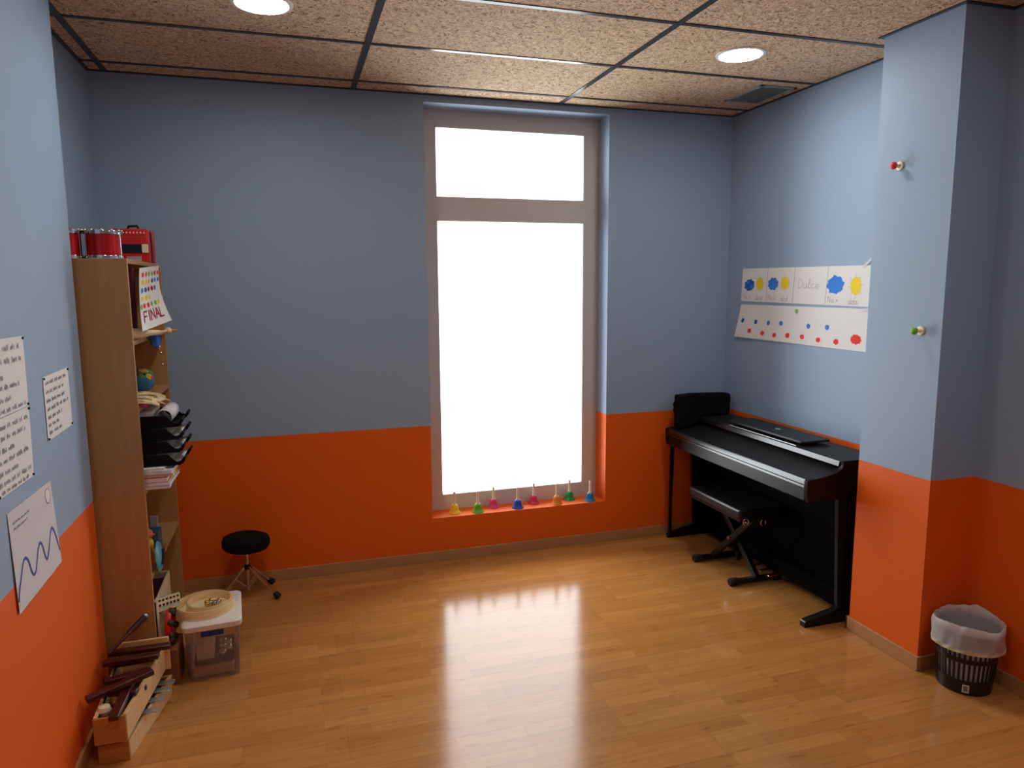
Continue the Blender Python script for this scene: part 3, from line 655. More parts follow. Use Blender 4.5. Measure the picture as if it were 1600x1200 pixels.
for (fx, fy) in ((1.022, -0.262), (0.985, -0.045), (0.735, -0.175)):
    d = Vector((fx - cxs, fy - cys, 0)); dn = d.normalized(); sd = Vector((-dn.y, dn.x, 0)) * 0.006
    mb = MB()
    for k in (-1, 1): mb.bar(Vector((cxs, cys, 0.165)) + dn * 0.014 + sd * k, Vector((fx, fy, 0.018)) + sd * k, 0.003, 0.012)
    for k in (-1, 1): mb.bar(Vector((cxs, cys, 0.055)) + dn * 0.010 + sd * k, Vector((cxs, cys, 0.10)) + dn * (0.06) + sd * k, 0.0025, 0.008)
    lg = mb.build('leg', 'chrome', st)
    q = Vector((dn.x, dn.y, -0.75)).normalized().to_track_quat('Z', 'Y').to_matrix().to_4x4()
    MB().lathe([(0.001, -0.022), (0.013, -0.022), (0.017, -0.008), (0.017, 0.012), (0.001, 0.012)], Vector((fx, fy, 0.020)), 16, q).build('rubber_foot', 'rubber', lg)
at(st)

# ------------------------------------------------------------------ hand bells on the window sill
bellprof = [(0.001, 0.052), (0.014, 0.054), (0.020, 0.049), (0.023, 0.038), (0.026, 0.020), (0.032, 0.009), (0.037, 0.004), (0.038, 0.0), (0.034, 0.0), (0.028, 0.008), (0.018, 0.036), (0.001, 0.046)]
hprof = [(0.001, 0.050), (0.010, 0.051), (0.011, 0.056), (0.0085, 0.060), (0.0078, 0.085), (0.0065, 0.108), (0.0078, 0.126), (0.005, 0.133), (0.001, 0.135)]
BL = [((2.078, 0.075), 'toyyel', srgb(248, 214, 40), 'yellow'), ((2.219, 0.042), 'bell_lime', srgb(110, 190, 50), 'light green'), ((2.338, 0.105), 'bell_pink', srgb(224, 60, 120), 'pink'),
      ((2.481, 0.045), 'bell_blue', srgb(46, 84, 190), 'dark blue'), ((2.608, 0.103), 'bell_rose', srgb(214, 56, 90), 'rose red'), ((2.745, 0.045), 'bell_orange', srgb(240, 140, 50), 'orange'),
      ((2.856, 0.105), 'bell_green', srgb(40, 150, 70), 'dark green'), ((2.976, 0.042), 'bell_cyan', srgb(30, 130, 190), 'light blue')]
bm0 = None
for (xy, mn, col, nm) in BL:
    mn2 = 'hb_' + mn; M[mn2] = mat('enamel_' + nm.replace(' ', '_'), col, 0.25, 0, 0.6, 0.03)
    t = thing('hand_bell', nm + ' hand bell with a white handle standing on the window sill', 'bell', (xy[0], xy[1], WZ0), 'coloured hand bells on the window sill')
    MB().lathe(bellprof, (0, 0, 0), 32).build('bell_cup', mn2, t)
    MB().lathe(hprof, (0, 0, 0), 16).build('handle', 'cream', t)

# ------------------------------------------------------------------ waste bin
bc = (3.787, -2.018)
bi = thing('waste_basket', 'black slotted plastic waste basket beside the wall pillar', 'waste bin', (*bc, 0))
RB = lambda z: 0.100 + 0.021 * (z / 0.26)
mb = MB()
def ring(z0, z1):
    mb.lathe([(RB(z0) - 0.004, z0), (RB(z0), z0), (RB(z1), z1), (RB(z1) - 0.004, z1), (RB(z0) - 0.004, z0)], (*bc, 0), 64)
mb.lathe([(0.001, 0.0), (0.098, 0.0), (0.1, 0.004), (0.001, 0.004)], (*bc, 0), 48)
ring(0.002, 0.062); ring(0.138, 0.158); ring(0.205, 0.262)
mb.lathe([(0.121, 0.262), (0.1235, 0.264), (0.1235, 0.258), (0.121, 0.256)], (*bc, 0), 48)
NS = 38
for i in range(NS):
    a = 2 * PI * i / NS; hw = 0.0045
    for z0, z1 in ((0.06, 0.14), (0.156, 0.207)):
        vs = []
        for z in (z0, z1):
            for (dr, dt) in ((-0.004, -1), (0, -1), (0, 1), (-0.004, 1)):
                r = RB(z) + dr; vs.append((bc[0] + r * math.cos(a) - math.sin(a) * hw * dt, bc[1] + r * math.sin(a) + math.cos(a) * hw * dt, z))
        mb.hexa(vs[:4], vs[4:])
mb.build('basket_body', 'binb', bi)
ang = math.atan2(-2.08 - bc[1], 3.714 - bc[0]) + 0.06
R4 = Matrix.Translation((*bc, 0)) @ Matrix.Rotation(ang, 4, 'Z')
mb = MB().use('paper2'); mb.box((RB(0.03) - 0.0015, -0.012, 0.013), (RB(0.03) + 0.0018, 0.012, 0.046), R4); mb.use('barcode'); mb.box((RB(0.03) + 0.0012, -0.008, 0.018), (RB(0.03) + 0.0022, 0.008, 0.041), R4)
mb.build('label_sticker', None, bi)
at(bi)
def bagwob(r, z, a, k):
    if r < 0.02: return r, z
    n = math.sin(a * 7 + k * 0.6) * 0.5 + math.sin(a * 13 + 1.3 + k * 0.9) * 0.3 + math.sin(a * 23 + k) * 0.2
    lift = 0.010 * math.sin(a * 2 + 0.6)
    n += 0.5 * math.sin(a * 5 + z * 60 + 1.0) + 0.3 * math.sin(a * 17 - z * 90)
    return min(r + n * 0.0038 - 0.003, 0.137), z + lift * max(0, (z - 0.15) / 0.13) + n * 0.003
bg_ = thing('bin_liner', 'translucent white plastic liner folded over the rim of the waste basket', 'bin bag', (*bc, 0.26))
mb = MB(); mb.lathe([(0.001, 0.012), (0.088, 0.014), (0.094, 0.05), (0.098, 0.11), (0.104, 0.17), (0.110, 0.22), (0.115, 0.258), (0.120, 0.283), (0.1275, 0.290), (0.132, 0.280), (0.1325, 0.255), (0.132, 0.225), (0.134, 0.200)], (*bc, 0), 96, wob=bagwob)
mb.build('liner_sheet', 'bag', bg_)
mb = MB(); mb.lathe([(0.134, 0.200), (0.135, 0.192), (0.136, 0.186)], (*bc, 0), 96, wob=bagwob); mb.build('liner_hem', 'baghem', bg_, label='yellowish hem')
at(bg_)

# ------------------------------------------------------------------ bookshelf
SX0, SX1, SY0, SY1, SZ = XREC + 0.004, 0.568, -1.045, -0.275, 1.780
bs = thing('bookshelf', 'tall open beech bookshelf standing sideways in the left wall recess', 'bookshelf', (0.41, -0.66, 0))
B((SX0, SY0, 0), (SX1, SY0 + 0.018, SZ - 0.018)).build('side_panel', 'beech', bs, bevel=0.001)
B((SX0, SY1 - 0.018, 0), (SX1, SY1, SZ - 0.018)).build('side_panel', 'beech', bs, bevel=0.001)
B((SX0, SY0, SZ - 0.018), (SX1, SY1, SZ)).build('top_board', 'beech', bs, bevel=0.001)
SH = [0.078, 0.495, 0.855, 1.195, 1.462]
for z in SH: B((SX0 + 0.006, SY0 + 0.018, z - 0.018), (SX1 - 0.002, SY1 - 0.018, z)).build('shelf', 'beech', bs, bevel=0.001)
B((SX0, SY0 + 0.018, 0.05), (SX0 + 0.005, SY1 - 0.018, SZ - 0.018)).build('back_panel', 'backboard', bs, smooth=False)
B((SX1 - 0.03, SY0 + 0.018, 0), (SX1 - 0.014, SY1 - 0.018, 0.06)).build('plinth', 'beech', bs, smooth=False)
at(bs)

# toy drums on top
def toy_drum(x, y, lab):
    t = thing('toy_drum', lab, 'drum', (x, y, SZ), 'red toy drums on top of the bookshelf')
    MB().lathe([(0.064, 0.008), (0.064, 0.105)], (0, 0, 0), 40).build('shell', 'drumred', t)
    MB().lathe([(0.001, 0.110), (0.060, 0.110)], (0, 0, 0), 40).build('drum_head', 'skin', t)
    for z in (0.008, 0.106):
        MB().lathe([(0.062, -0.008), (0.068, -0.008), (0.0695, 0), (0.068, 0.008), (0.060, 0.008), (0.059, 0)], (0, 0, z), 40).build('rim', 'chrome', t)
    for i in range(3):
        a = i * 2 * PI / 3 - 0.35; c = (0.0685 * math.cos(a), 0.0685 * math.sin(a))
        mb = MB(); mb.rod((*c, 0.008), (*c, 0.108), 0.002, n=8); mb.sphere((*c, 0.112), 0.006, n=10, rings=6); mb.sphere((*c, 0.008), 0.006, n=10, rings=6); mb.build('tension_rod', 'chrome', t)
    for i in range(12):
        a = i * PI / 6 + 0.15; MB().sphere((0.067 * math.cos(a), 0.067 * math.sin(a), 0.113), 0.0055, n=10, rings=6).build('lug', 'chrome', t)
    return t
toy_drum(0.463, -0.90, 'red toy drum with chrome rims at the front corner of the shelf top')
toy_drum(0.3265, -0.925, 'red toy drum with chrome rims half hidden behind the left wall edge')
# toy accordion
ac = thing('toy_accordion', 'red toy accordion standing on top of the bookshelf behind the drums', 'accordion', (0.47, -0.37, SZ))
ax0, ax1, ay0 = 0.392, 0.548, -0.42
B((ax0, ay0, SZ), (ax1, ay0 + 0.04, SZ + 0.158)).build('keyboard_case', 'toyred', ac, bevel=0.010, seg=3)
mb = MB()
for i in range(9): y_ = ay0 + 0.042 + i * 0.009; mb.box((ax0 + 0.008, y_, SZ + 0.006), (ax1 - 0.006 - 0.004 * (i % 2), y_ + 0.008, SZ + 0.150 - 0.005 * (i % 2)))
mb.build('bellows', 'toyblack', ac, smooth=False)
B((ax0, ay0 + 0.125, SZ), (ax1, ay0 + 0.155, SZ + 0.158)).build('bass_case', 'toyred', ac, bevel=0.008)
for i in range(9): MB().sphere((ax0 + 0.022 + i * 0.0145, ay0 - 0.001, SZ + 0.140), 0.0042, n=10, rings=6).build('button', 'cream', ac)
B((ax0 + 0.02, ay0 - 0.003, SZ + 0.048), (ax1 - 0.032, ay0, SZ + 0.088)).build('key_block', 'toyblack', ac)
B((ax1 - 0.03, ay0 - 0.004, SZ + 0.05), (ax1 - 0.004, ay0, SZ + 0.088)).build('white_key', 'cream', ac)
B((ax0 + 0.06, ay0 - 0.003, SZ + 0.012), (ax1 - 0.035, ay0, SZ + 0.032)).build('grille', 'silver', ac)
mb = MB(); mb.tube([(ax0 + 0.02, ay0 - 0.001, SZ + 0.118), (ax0 + 0.08, ay0 - 0.001, SZ + 0.118), (ax1 - 0.02, ay0 - 0.001, SZ + 0.119), (ax1 - 0.008, ay0 - 0.001, SZ + 0.124)], 0.0016); mb.build('trim_line', 'gold', ac)
mb = MB(); mb.tube([(0.46, ay0 + 0.02, SZ + 0.156), (0.465, ay0 + 0.02, SZ + 0.170), (0.50, ay0 + 0.02, SZ + 0.172), (0.505, ay0 + 0.02, SZ + 0.156)], 0.006); mb.build('strap', 'rubber', ac)
at(ac)

# poster FINAL hanging from the front edge of the shelf
s4 = Sheet(quadfn((0.583, -0.900, 1.747), (0.590, -0.489, 1.769), (0.645, -0.593, 1.523), (0.598, -1.018, 1.498), (1, 0, 0), 0.0015, lambda u, v: -0.018 * math.sin(PI * v) * (0.3 + 0.7 * u)), 'paper'); s4.grid(8, 14)
rows = [(0.88, ['dred', 'dred', 'dgreen', 'dgreen', 'dred', 'dred']), (0.755, ['dyel', 'dyel', 'dyel', 'dblue2', 'dblue', 'dblue']), (0.625, ['dblue', 'dblue2', 'maroon', 'maroon', 'dblue']),
        (0.49, ['dyel', 'dyel', 'dyel']), (0.37, ['dgreen', 'dred', 'dred', 'dgreen', 'dgreen', 'dyel'])]
for v_, cs_ in rows:
    for i, c_ in enumerate(cs_):
        u_ = 0.12 + i * 0.152 - (0.10 if len(cs_) == 6 and v_ < 0.4 else 0) + (0.04 if v_ > 0.7 else 0)
        if u_ < 0.95: s4.blob(c_, min(0.94, max(0.05, u_)), v_ - 0.01 * i * 0, 0.052, 0.042, 0.1)
s4.text('maroon', 'FINAL', 0.10, 0.12, 0.27, 0.165, 0.016, 0.013)
po_ = tag(s4.mb.build('poster', None), 'white sheet with rows of coloured dots and the word FINAL hanging from the bookshelf', 'poster')

# top compartment: maroon folders standing
for k, (xx, hh) in enumerate(((0.115, 0.285), (0.150, 0.27))):
    tag(B((0.33, -1.018 + xx + 0.0, SH[4]), (0.560 - 0.01 * k, -0.990 + xx, SH[4] + hh)).build('ring_binder', 'purple', bevel=0.003),
        ('maroon binder standing against the near side of the top shelf', 'maroon binder standing behind the first one on the top shelf')[k], 'binder', 'maroon binders')
# things on shelf under the poster
m_ = thing('maraca', 'cream wooden beater lying on the shelf edge below the poster', 'beater', (0.60, -0.75, SH[4]))
mb = MB(); mb.rod((0.50, -0.86, SH[4] + 0.011), (0.632, -0.665, SH[4] + 0.016), 0.007, 0.006); mb.build('handle', 'creamp', m_)
MB().sphere((0.638, -0.655, SH[4] + 0.017), 0.015).build('beater_head', 'creamp', m_)
MB().rod((0.645, -0.645, SH[4] + 0.018), (0.668, -0.61, SH[4] + 0.019), 0.007, 0.002).build('tip', 'toyorange', m_); at(m_); m_.name = 'wooden_beater'
w1 = MB(); w1.lathe([(0.001, 0.0), (0.02, 0.004), (0.024, 0.03), (0.020, 0.08), (0.012, 0.13), (0.009, 0.17), (0.001, 0.172)], (0.51, -1.0, SH[4] + 0.0245), 20, Matrix.Rotation(math.radians(38), 4, 'Z') @ Matrix.Rotation(PI / 2, 4, 'Y'))
tag(w1.build('wooden_skittle', 'creamp'), 'cream wooden club shape lying at the near end of the shelf below the poster', 'toy')
tb = thing('blue_pouch', 'small blue cloth pouch with beads hanging over the shelf edge below the poster', 'pouch', (0.59, -0.66, SH[4]))
mb = MB(); mb.prism([(0.50, SH[4] + 0.001), (0.50, SH[4] + 0.02), (0.585, SH[4] + 0.022), (0.605, SH[4] + 0.008), (0.607, SH[4] - 0.045), (0.596, SH[4] - 0.052), (0.578, SH[4] - 0.04), (0.572, SH[4] + 0.001)], 'y', -0.74, -0.655); mb.build('pouch_cloth', 'clothblue', tb, bevel=0.006)
mb = MB(); mb.tube([(0.60, -0.70, SH[4] - 0.045), (0.605, -0.68, SH[4] - 0.09), (0.606, -0.662, SH[4] - 0.13)], 0.0012)
for (y_, z_) in ((-0.70, 0.05), (-0.685, 0.078), (-0.662, 0.13)): mb.sphere((0.606, y_, SH[4] - z_), 0.006, n=10, rings=6)
mb.build('bead_string', 'chrome', tb); at(tb)
for (p, m, lab) in (((0.555, -0.90, SH[4] + 0.014), 'toyorange', 'small orange egg shaker on the shelf below the poster'), ((0.535, -0.872, SH[4] + 0.014), 'toyyel', 'small yellow egg shaker on the shelf below the poster'), ((0.535, -0.935, SH[4] + 0.013), 'magenta', 'small magenta egg shaker on the shelf below the poster')):
    tag(MB().sphere(p, 0.013, (1.2, 1, 1)).build('egg_shaker', m), lab, 'shaker', 'small egg shakers')
tag(B((0.50, -0.86, SH[4] + 0.022), (0.56, -0.76, SH[4] + 0.034)).build('flat_box', 'navy', bevel=0.003), 'flat navy box lying behind the poster on the shelf', 'box')

# toy globe on the second shelf
gl = thing('toy_ball', 'blue toy globe with yellow and red patches on the second shelf', 'globe', (0.508, -0.60, SH[3]))
gc = Vector((0.505, -0.60, SH[3] + 0.062))
MB().sphere(gc, 0.056, n=32, rings=20).build('ball', 'globeblue', gl)
def patch(c, r, th, ph, sz, m, nm):
    mb = MB(); d = Vector((math.cos(th) * math.cos(ph), math.sin(th) * math.cos(ph), math.sin(ph))); q = d.to_track_quat('Z', 'Y')
    vs = [c + d * (r + 0.0018)]; n = 12
    for i in range(n):
        a = 2 * PI * i / n; k = sz * random.uniform(0.6, 1.15); v_ = (d + (q @ Vector((math.cos(a) * k, math.sin(a) * k * 0.7, 0)))).normalized(); vs.append(c + v_ * (r + 0.0012))
    mb._add(vs, [(0, 1 + i, 1 + (i + 1) % n) for i in range(n)]); mb.build(nm, m, gl)
for (th, ph, sz, m) in ((-1.0, 0.95, 0.45, 'dyel'), (-0.75, 0.35, 0.32, 'dyel'), (-0.45, 0.2, 0.22, 'dred'), (-1.3, 0.45, 0.28, 'dgreen'), (-1.5, 0.75, 0.18, 'dred'), (-0.2, 0.7, 0.3, 'dgreen'), (-1.1, 0.55, 0.12, 'toyblack')): patch(gc, 0.056, th, ph, sz, m, 'patch')
MB().lathe([(0.03, 0.0), (0.03, 0.004), (0.008, 0.008), (0.007, 0.012)], (gc.x, gc.y, SH[3]), 24, cap=True).build('stand', 'toyyel', gl); at(gl); gl.name = 'toy_globe'
# spilling cream cards on the second shelf
cards = [(0.595, -0.985, 0.012, 10, 0.05), (0.575, -0.965, 0.019, -12, 0.02), (0.60, -0.925, 0.010, 25, 0.06), (0.59, -0.885, 0.018, -20, 0.05), (0.565, -0.945, 0.027, 5, 0.0), (0.605, -0.845, 0.010, 35, 0.06), (0.59, -0.80, 0.016, 12, 0.04), (0.58, -0.90, 0.034, 40, 0.0)]
for i, (x, y, dz, rot, tl) in enumerate(cards):
    Mx = Matrix.Translation((x - 0.01, y, SH[3] + 0.001 + dz * 1.2)) @ Matrix.Rotation(math.radians(rot), 4, 'Z') @ Matrix.Rotation(math.radians(0), 4, 'Y')
    mb = MB().use('creamp'); vs = []
    for t in (0.0, 0.006):
        for (u, q) in ((-0.06, 0), (-0.02, 0), (0.02, -0.002 - tl * 0.02), (0.05, -0.012 - tl * 0.1)):
            for s_ in (-0.032, 0.032): vs.append(Mx @ Vector((u, s_, t + q)))
    fs = []
    for k in range(3): a = 2 * k; fs += [(a, a + 1, a + 3, a + 2), (a + 8, a + 10, a + 11, a + 9)]; fs += [(a, a + 2, a + 10, a + 8), (a + 1, a + 9, a + 11, a + 3)]
    fs += [(0, 8, 9, 1), (6, 7, 15, 14)]
    mb._add(vs, fs)
    mb.use(('toyyel', 'ink', 'magenta', 'ink')[i % 4]); mb.box((-0.045, -0.012, 0.0055), (-0.015, 0.012, 0.0068), Mx)
    tag(mb.build('picture_card', None), 'cream picture card on the second shelf, ' + ('nearest the camera side', 'dark picture, under the nearest', 'pinkish picture slanting outward', 'its dark picture turned to the wall', 'yellow picture in the middle', 'hanging furthest over the edge', 'furthest from the camera', 'topmost of the pile')[i], 'card', 'cream cards piled on the second shelf')
tag(B((0.50, -1.02, SH[3]), (0.595, -0.93, SH[3] + 0.010)).build('note_pad', 'magenta', bevel=0.001), 'thin pinkish pad under the pile of cream cards', 'notepad')

# stacked letter trays and books on the middle shelf
TZB = 0.972
bkh = SH[2]
books = [(0.018, 'magenta', 0.655, -1.022, -0.80, 2), (0.012, 'paper', 0.665, -1.020, -0.81, -2), (0.020, 'toyred', 0.650, -1.024, -0.79, 0), (0.014, 'dyel', 0.668, -1.018, -0.80, 3), (0.013, 'paper2', 0.672, -1.021, -0.81, -1), (0.010, 'paper', 0.640, -1.022, -0.82, 1)]
nmz = ['bottom', 'second from the bottom', 'third from the bottom', 'third from the top', 'second from the top', 'top']
for i, (h, c, x1, y0, y1, rz) in enumerate(books):
    cc = Vector((0.50, (y0 + y1) / 2, 0)); R4 = Matrix.Translation(cc) @ Matrix.Rotation(math.radians(rz), 4, 'Z') @ Matrix.Translation(-cc)
    t = thing('magazine', 'thin magazine, %s of the pile under the letter trays' % nmz[i], 'magazine', (0.5, (y0 + y1) / 2, bkh), 'magazines piled under the letter trays')
    mb = MB(); mb.box((0.42, y0 + 0.004, bkh + 0.0015), (x1 - 0.003, y1 - 0.002, bkh + h - 0.0015), R4); mb.build('pages', 'paper', t, smooth=False)
    mb = MB(); mb.box((0.419, y0 + 0.002, bkh), (x1, y1, bkh + 0.0015), R4); mb.box((0.419, y0 + 0.002, bkh + h - 0.0015), (x1, y1, bkh + h), R4); mb.box((0.417, y0 + 0.002, bkh), (0.4195, y1, bkh + h), R4)
    mb.build('cover', c, t, smooth=False); at(t); bkh += h
TZB = bkh + 0.001
def tray(z, k):
    t = thing('letter_tray', 'black plastic letter tray, %s of the four in the stack' % ('lowest', 'second from the bottom', 'third from the bottom', 'topmost')[k], 'letter tray', (0.55, -0.90, z), 'black letter trays on the bookshelf')
    x0, x1, y0, y1, h = 0.395, 0.697, -0.985, -0.745, 0.047
    mb = MB(); mb.box((x0, y0, z), (x1, y1, z + 0.003))
    mb.prism([(x0, z), (x0, z + h), (x1 - 0.045, z + h), (x1 - 0.030, z + 0.030), (x1 - 0.015, z + 0.016), (x1, z + 0.012), (x1, z)], 'y', y0, y0 + 0.004)
    mb.prism([(x0, z), (x0, z + h), (x1 - 0.045, z + h), (x1 - 0.030, z + 0.030), (x1 - 0.015, z + 0.016), (x1, z + 0.012), (x1, z)], 'y', y1 - 0.004, y1)
    mb.box((x0, y0, z), (x0 + 0.004, y1, z + h)); mb.build('tray_body', 'traybl', t, bevel=0.001)
    for (ya, yb) in ((y0, y0 + 0.075), (y1 - 0.075, y1)):
        mb = MB(); mb.prism([(x1 - 0.004, z), (x1 + 0.012, z + 0.008), (x1 + 0.022, z + 0.026), (x1 + 0.014, z + 0.034), (x1 + 0.006, z + 0.016), (x1 - 0.006, z + 0.006)], 'y', ya, yb); mb.build('front_lip', 'traybl', t, bevel=0.001)
    mb = MB(); mb.prism([(x0 + 0.006, z + 0.0035), (x1 - 0.03, z + 0.0035), (x1 + 0.004, z + 0.018), (x1 + 0.002, z + 0.024), (x1 - 0.035, z + 0.012), (x0 + 0.006, z + 0.012)], 'y', y0 + 0.012, y1 - 0.012)
    at(t)
    if k == 3: return
    tag(mb.build('paper_stack', ('paper', 'paper2', 'paper', 'paper2')[k], smooth=False), 'white papers lying in the %s letter tray' % ('lowest', 'second lowest', 'second highest', 'topmost')[k], 'papers', 'papers in the letter trays')
for k in range(4): tray(TZB + k * 0.054, k)
zt = TZB + 3 * 0.054 + 0.0045
rl = MB(); pts = [(0.42, zt)] + [(0.60, zt), (0.64, zt + 0.001)]
for k in range(0, 22):
    a = -PI / 2 + k * 2 * PI * 1.15 / 21; r = 0.034 - 0.0004 * k; pts.append((0.645 + r * math.cos(a), zt + 0.035 + r * math.sin(a)))
vs = []; fs = []
for (x, z) in pts: vs += [(x, -0.978, z), (x, -0.765, z)]
for i in range(len(pts) - 1): fs.append((2 * i, 2 * i + 1, 2 * i + 3, 2 * i + 2))
rl._add(vs, fs); o = rl.build('rolled_paper', 'paper2'); sm = o.modifiers.new('t', 'SOLIDIFY'); sm.thickness = 0.0012
tag(o, 'white paper with a rolled front end lying on top of the letter trays', 'paper')
mb = MB(); mb.box((0.402, -0.975, zt + 0.002), (0.605, -0.80, zt + 0.060)); tag(mb.build('paper_box', 'paper2', bevel=0.002), 'pale lilac-white paper packet lying on the letter trays', 'paper packet')

# second shelf from the bottom
z0 = SH[1]
tag(B((0.40, -1.015, z0), (0.515, -0.76, z0 + 0.185)).build('storage_box', 'toyblack', bevel=0.004), 'black box at the back of the shelf below the letter trays', 'box')
tag(B((0.515, -0.815, z0), (0.564, -0.735, z0 + 0.118)).build('cardboard_box', 'bluebox', bevel=0.002), 'slate blue box on the shelf below the letter trays', 'box')
tag(B((0.52, -0.73, z0), (0.55, -0.72, z0 + 0.165)).build('white_card', 'paper2'), 'whitish card standing beside the slate blue box', 'card')
dk = thing('toy_duck', 'small yellow duck toy on the shelf below the letter trays', 'toy', (0.532, -0.862, z0))
MB().sphere((0.532, -0.862, z0 + 0.083), 0.028, (0.75, 1, 1.0)).build('body', 'toyyel', dk)
MB().sphere((0.532, -0.862, z0 + 0.128), 0.024, (0.8, 1, 1)).build('head', 'toyorange', dk)
MB().sphere((0.551, -0.850, z0 + 0.088), 0.006, n=8, rings=6).build('eye', 'rubber', dk)
MB().lathe([(0.026, 0), (0.028, 0.03), (0.02, 0.062)], (0.532, -0.862, z0), 20, cap=True).build('pedestal', 'toyorange', dk)
MB().lathe([(0.008, 0), (0.001, 0.012)], (0.549, -0.862, z0 + 0.124), 12, Matrix.Rotation(PI / 2, 4, 'Y')).build('beak', 'toyorange', dk)
at(dk)
tt = thing('teal_rattle', 'teal plastic shell shape leaning over the shelf edge below the duck toy', 'toy', (0.58, -0.93, z0))
mb = MB(); mb.lathe([(0.001, 0.010), (0.026, 0.008), (0.050, 0.001), (0.056, -0.005), (0.050, -0.007), (0.001, -0.004)], (0.584, -0.925, z0 + 0.048), 32, Matrix.Rotation(math.radians(86), 4, 'Y') @ Matrix.Diagonal((1.15, 1.15, 1, 1))); mb.build('shell', 'teal', tt)
mb = MB(); mb.bar((0.594, -0.955, z0 + 0.020), (0.596, -0.915, z0 + 0.075), 0.006, 0.014, (1, 0, 0)); mb.build('slot', 'toyblack', tt); at(tt); tt.name = 'shell_rattle'

# bottom shelf
z0 = SH[0]
gb_ = thing('card_box', 'open wooden box with a dark inside on the bottom shelf', 'box', (0.53, -0.80, z0))
mb = MB(); x0, x1, y0, y1, h = 0.40, 0.572, -1.02, -0.66, 0.300
mb.box((x0, y0, z0), (x1, y1, z0 + 0.006)); mb.box((x0, y0, z0), (x0 + 0.008, y1, z0 + h)); mb.box((x1 - 0.008, y0, z0), (x1, y1, z0 + h)); mb.box((x0, y0, z0), (x1, y0 + 0.008, z0 + h)); mb.box((x0, y1 - 0.008, z0), (x1, y1, z0 + h))
mb.build('box_body', 'creamp', gb_, bevel=0.001)
B((x0 + 0.01, y0 + 0.01, z0 + 0.006), (x1 - 0.01, y1 - 0.01, z0 + h - 0.03)).build('box_filling', 'purple', gb_); at(gb_)
mk = thing('melodica', 'small cream keyboard with two rows of black keys poking out of the bottom shelf', 'keyboard', (0.60, -0.86, 0.3))
dl = Vector((0.080, 0.098, -0.020)).normalized(); dw = Vector((0.02, -0.34, -0.94)); dw = (dw - dl * dw.dot(dl)).normalized(); dn_ = dl.cross(dw)
if dn_.x + -dn_.y < 0: dn_ = -dn_
Mk = Matrix(((-dw.x, dl.x, dn_.x, 0.594), (-dw.y, dl.y, dn_.y, -0.938), (-dw.z, dl.z, dn_.z, 0.336), (0, 0, 0, 1)))
mb = MB(); mb.box((-0.030, -0.068, -0.006), (0.030, 0.075, 0.006), Mk); bdy = mb.build('body', 'khaki', mk, bevel=0.004)
mb = MB(); mb.box((-0.008, -0.064, 0.0062), (0.026, 0.070, 0.008), Mk); mb.build('key_strip', 'creamp', mk, smooth=False)
for i in range(7):
    mb = MB(); y_ = -0.056 + i * 0.019; mb.box((-0.006, y_ - 0.005, 0.008), (0.003, y_ + 0.005, 0.0095), Mk); mb.box((0.014, y_ - 0.005, 0.008), (0.022, y_ + 0.005, 0.0095), Mk); mb.build('black_key', 'rubber', mk, smooth=False)
at(mk)
tq = thing('jingle_strap', 'red strap ring with round jingle bells between bookshelf and plastic tub', 'tambourine', (0.606, -0.935, 0.16))
Rr = Matrix.Rotation(PI / 2, 4, 'Y') @ Matrix.Rotation(math.radians(0), 4, 'Z')
MB().torus((0.606, -0.935, 0.238), 0.068, 0.010, Rr, sz=1.2).build('strap_ring', 'toyred', tq)
for i in range(8):
    a = 2 * PI * i / 8 + 0.3; MB().sphere((0.616, -0.935 + 0.068 * math.cos(a), 0.238 + 0.068 * math.sin(a)), 0.015, n=14, rings=8).build('jingle_bell', 'oliveb', tq)
MB().bar((0.606, -0.935, 0.170), (0.606, -0.935, 0.300), 0.016, 0.006).build('strap_band', 'toyred', tq)
at(tq); tq.name = 'jingle_ring'

tag(B((0.576, -1.01, 0), (0.640, -0.86, 0.160)).build('carrying_case', 'backboard', bevel=0.006), 'dark brown case standing on the floor between bookshelf and plastic tub', 'case')

# ------------------------------------------------------------------ plastic tub with frame drums and bells
tu = thing('plastic_tub', 'clear plastic storage tub with a white lid standing in front of the bookshelf', 'storage box', (0.766, -0.87, 0))
Mt = Matrix.Translation((0.768, -0.865, 0)) @ Matrix.Rotation(math.radians(4), 4, 'Z')
def rrect(hx, hy, r, n=6):
    p = []
    for (cx_, cy_, a0) in ((hx - r, hy - r, 0), (-hx + r, hy - r, PI / 2), (-hx + r, -hy + r, PI), (hx - r, -hy + r, 1.5 * PI)):
        for k in range(n): a = a0 + k * PI / 2 / (n - 1); p.append((cx_ + r * math.cos(a), cy_ + r * math.sin(a)))
    return p
def loft(mb, secs, M4, capb=True, capt=True):
    vs = []; n = len(secs[0][0])
    for prof, z in secs: vs += [M4 @ Vector((p[0], p[1], z)) for p in prof]
    fs = [(k * n + i, k * n + (i + 1) % n, (k + 1) * n + (i + 1) % n, (k + 1) * n + i) for k in range(len(secs) - 1) for i in range(n)]
    if capb: fs.append(tuple(range(n - 1, -1, -1)))
    if capt: fs.append(tuple(range((len(secs) - 1) * n, len(secs) * n)))
    mb._add(vs, fs)
mb = MB(); loft(mb, [(rrect(0.100, 0.140, 0.02), 0.002), (rrect(0.110, 0.152, 0.02), 0.235)], Mt, True, False); mb.build('tub_body', 'tub', tu)
mb = MB(); loft(mb, [(rrect(0.116, 0.160, 0.024), 0.228), (rrect(0.120, 0.164, 0.026), 0.234), (rrect(0.120, 0.164, 0.026), 0.252), (rrect(0.114, 0.158, 0.024), 0.258), (rrect(0.108, 0.152, 0.02), 0.259)], Mt); mb.build('tub_lid', 'lid', tu)
mb = MB(); mb.box((-0.045, -0.158, 0.200), (0.045, -0.150, 0.222), Mt); mb.build('latch', 'navy', tu, bevel=0.002, label='blue latch')
at(tu)
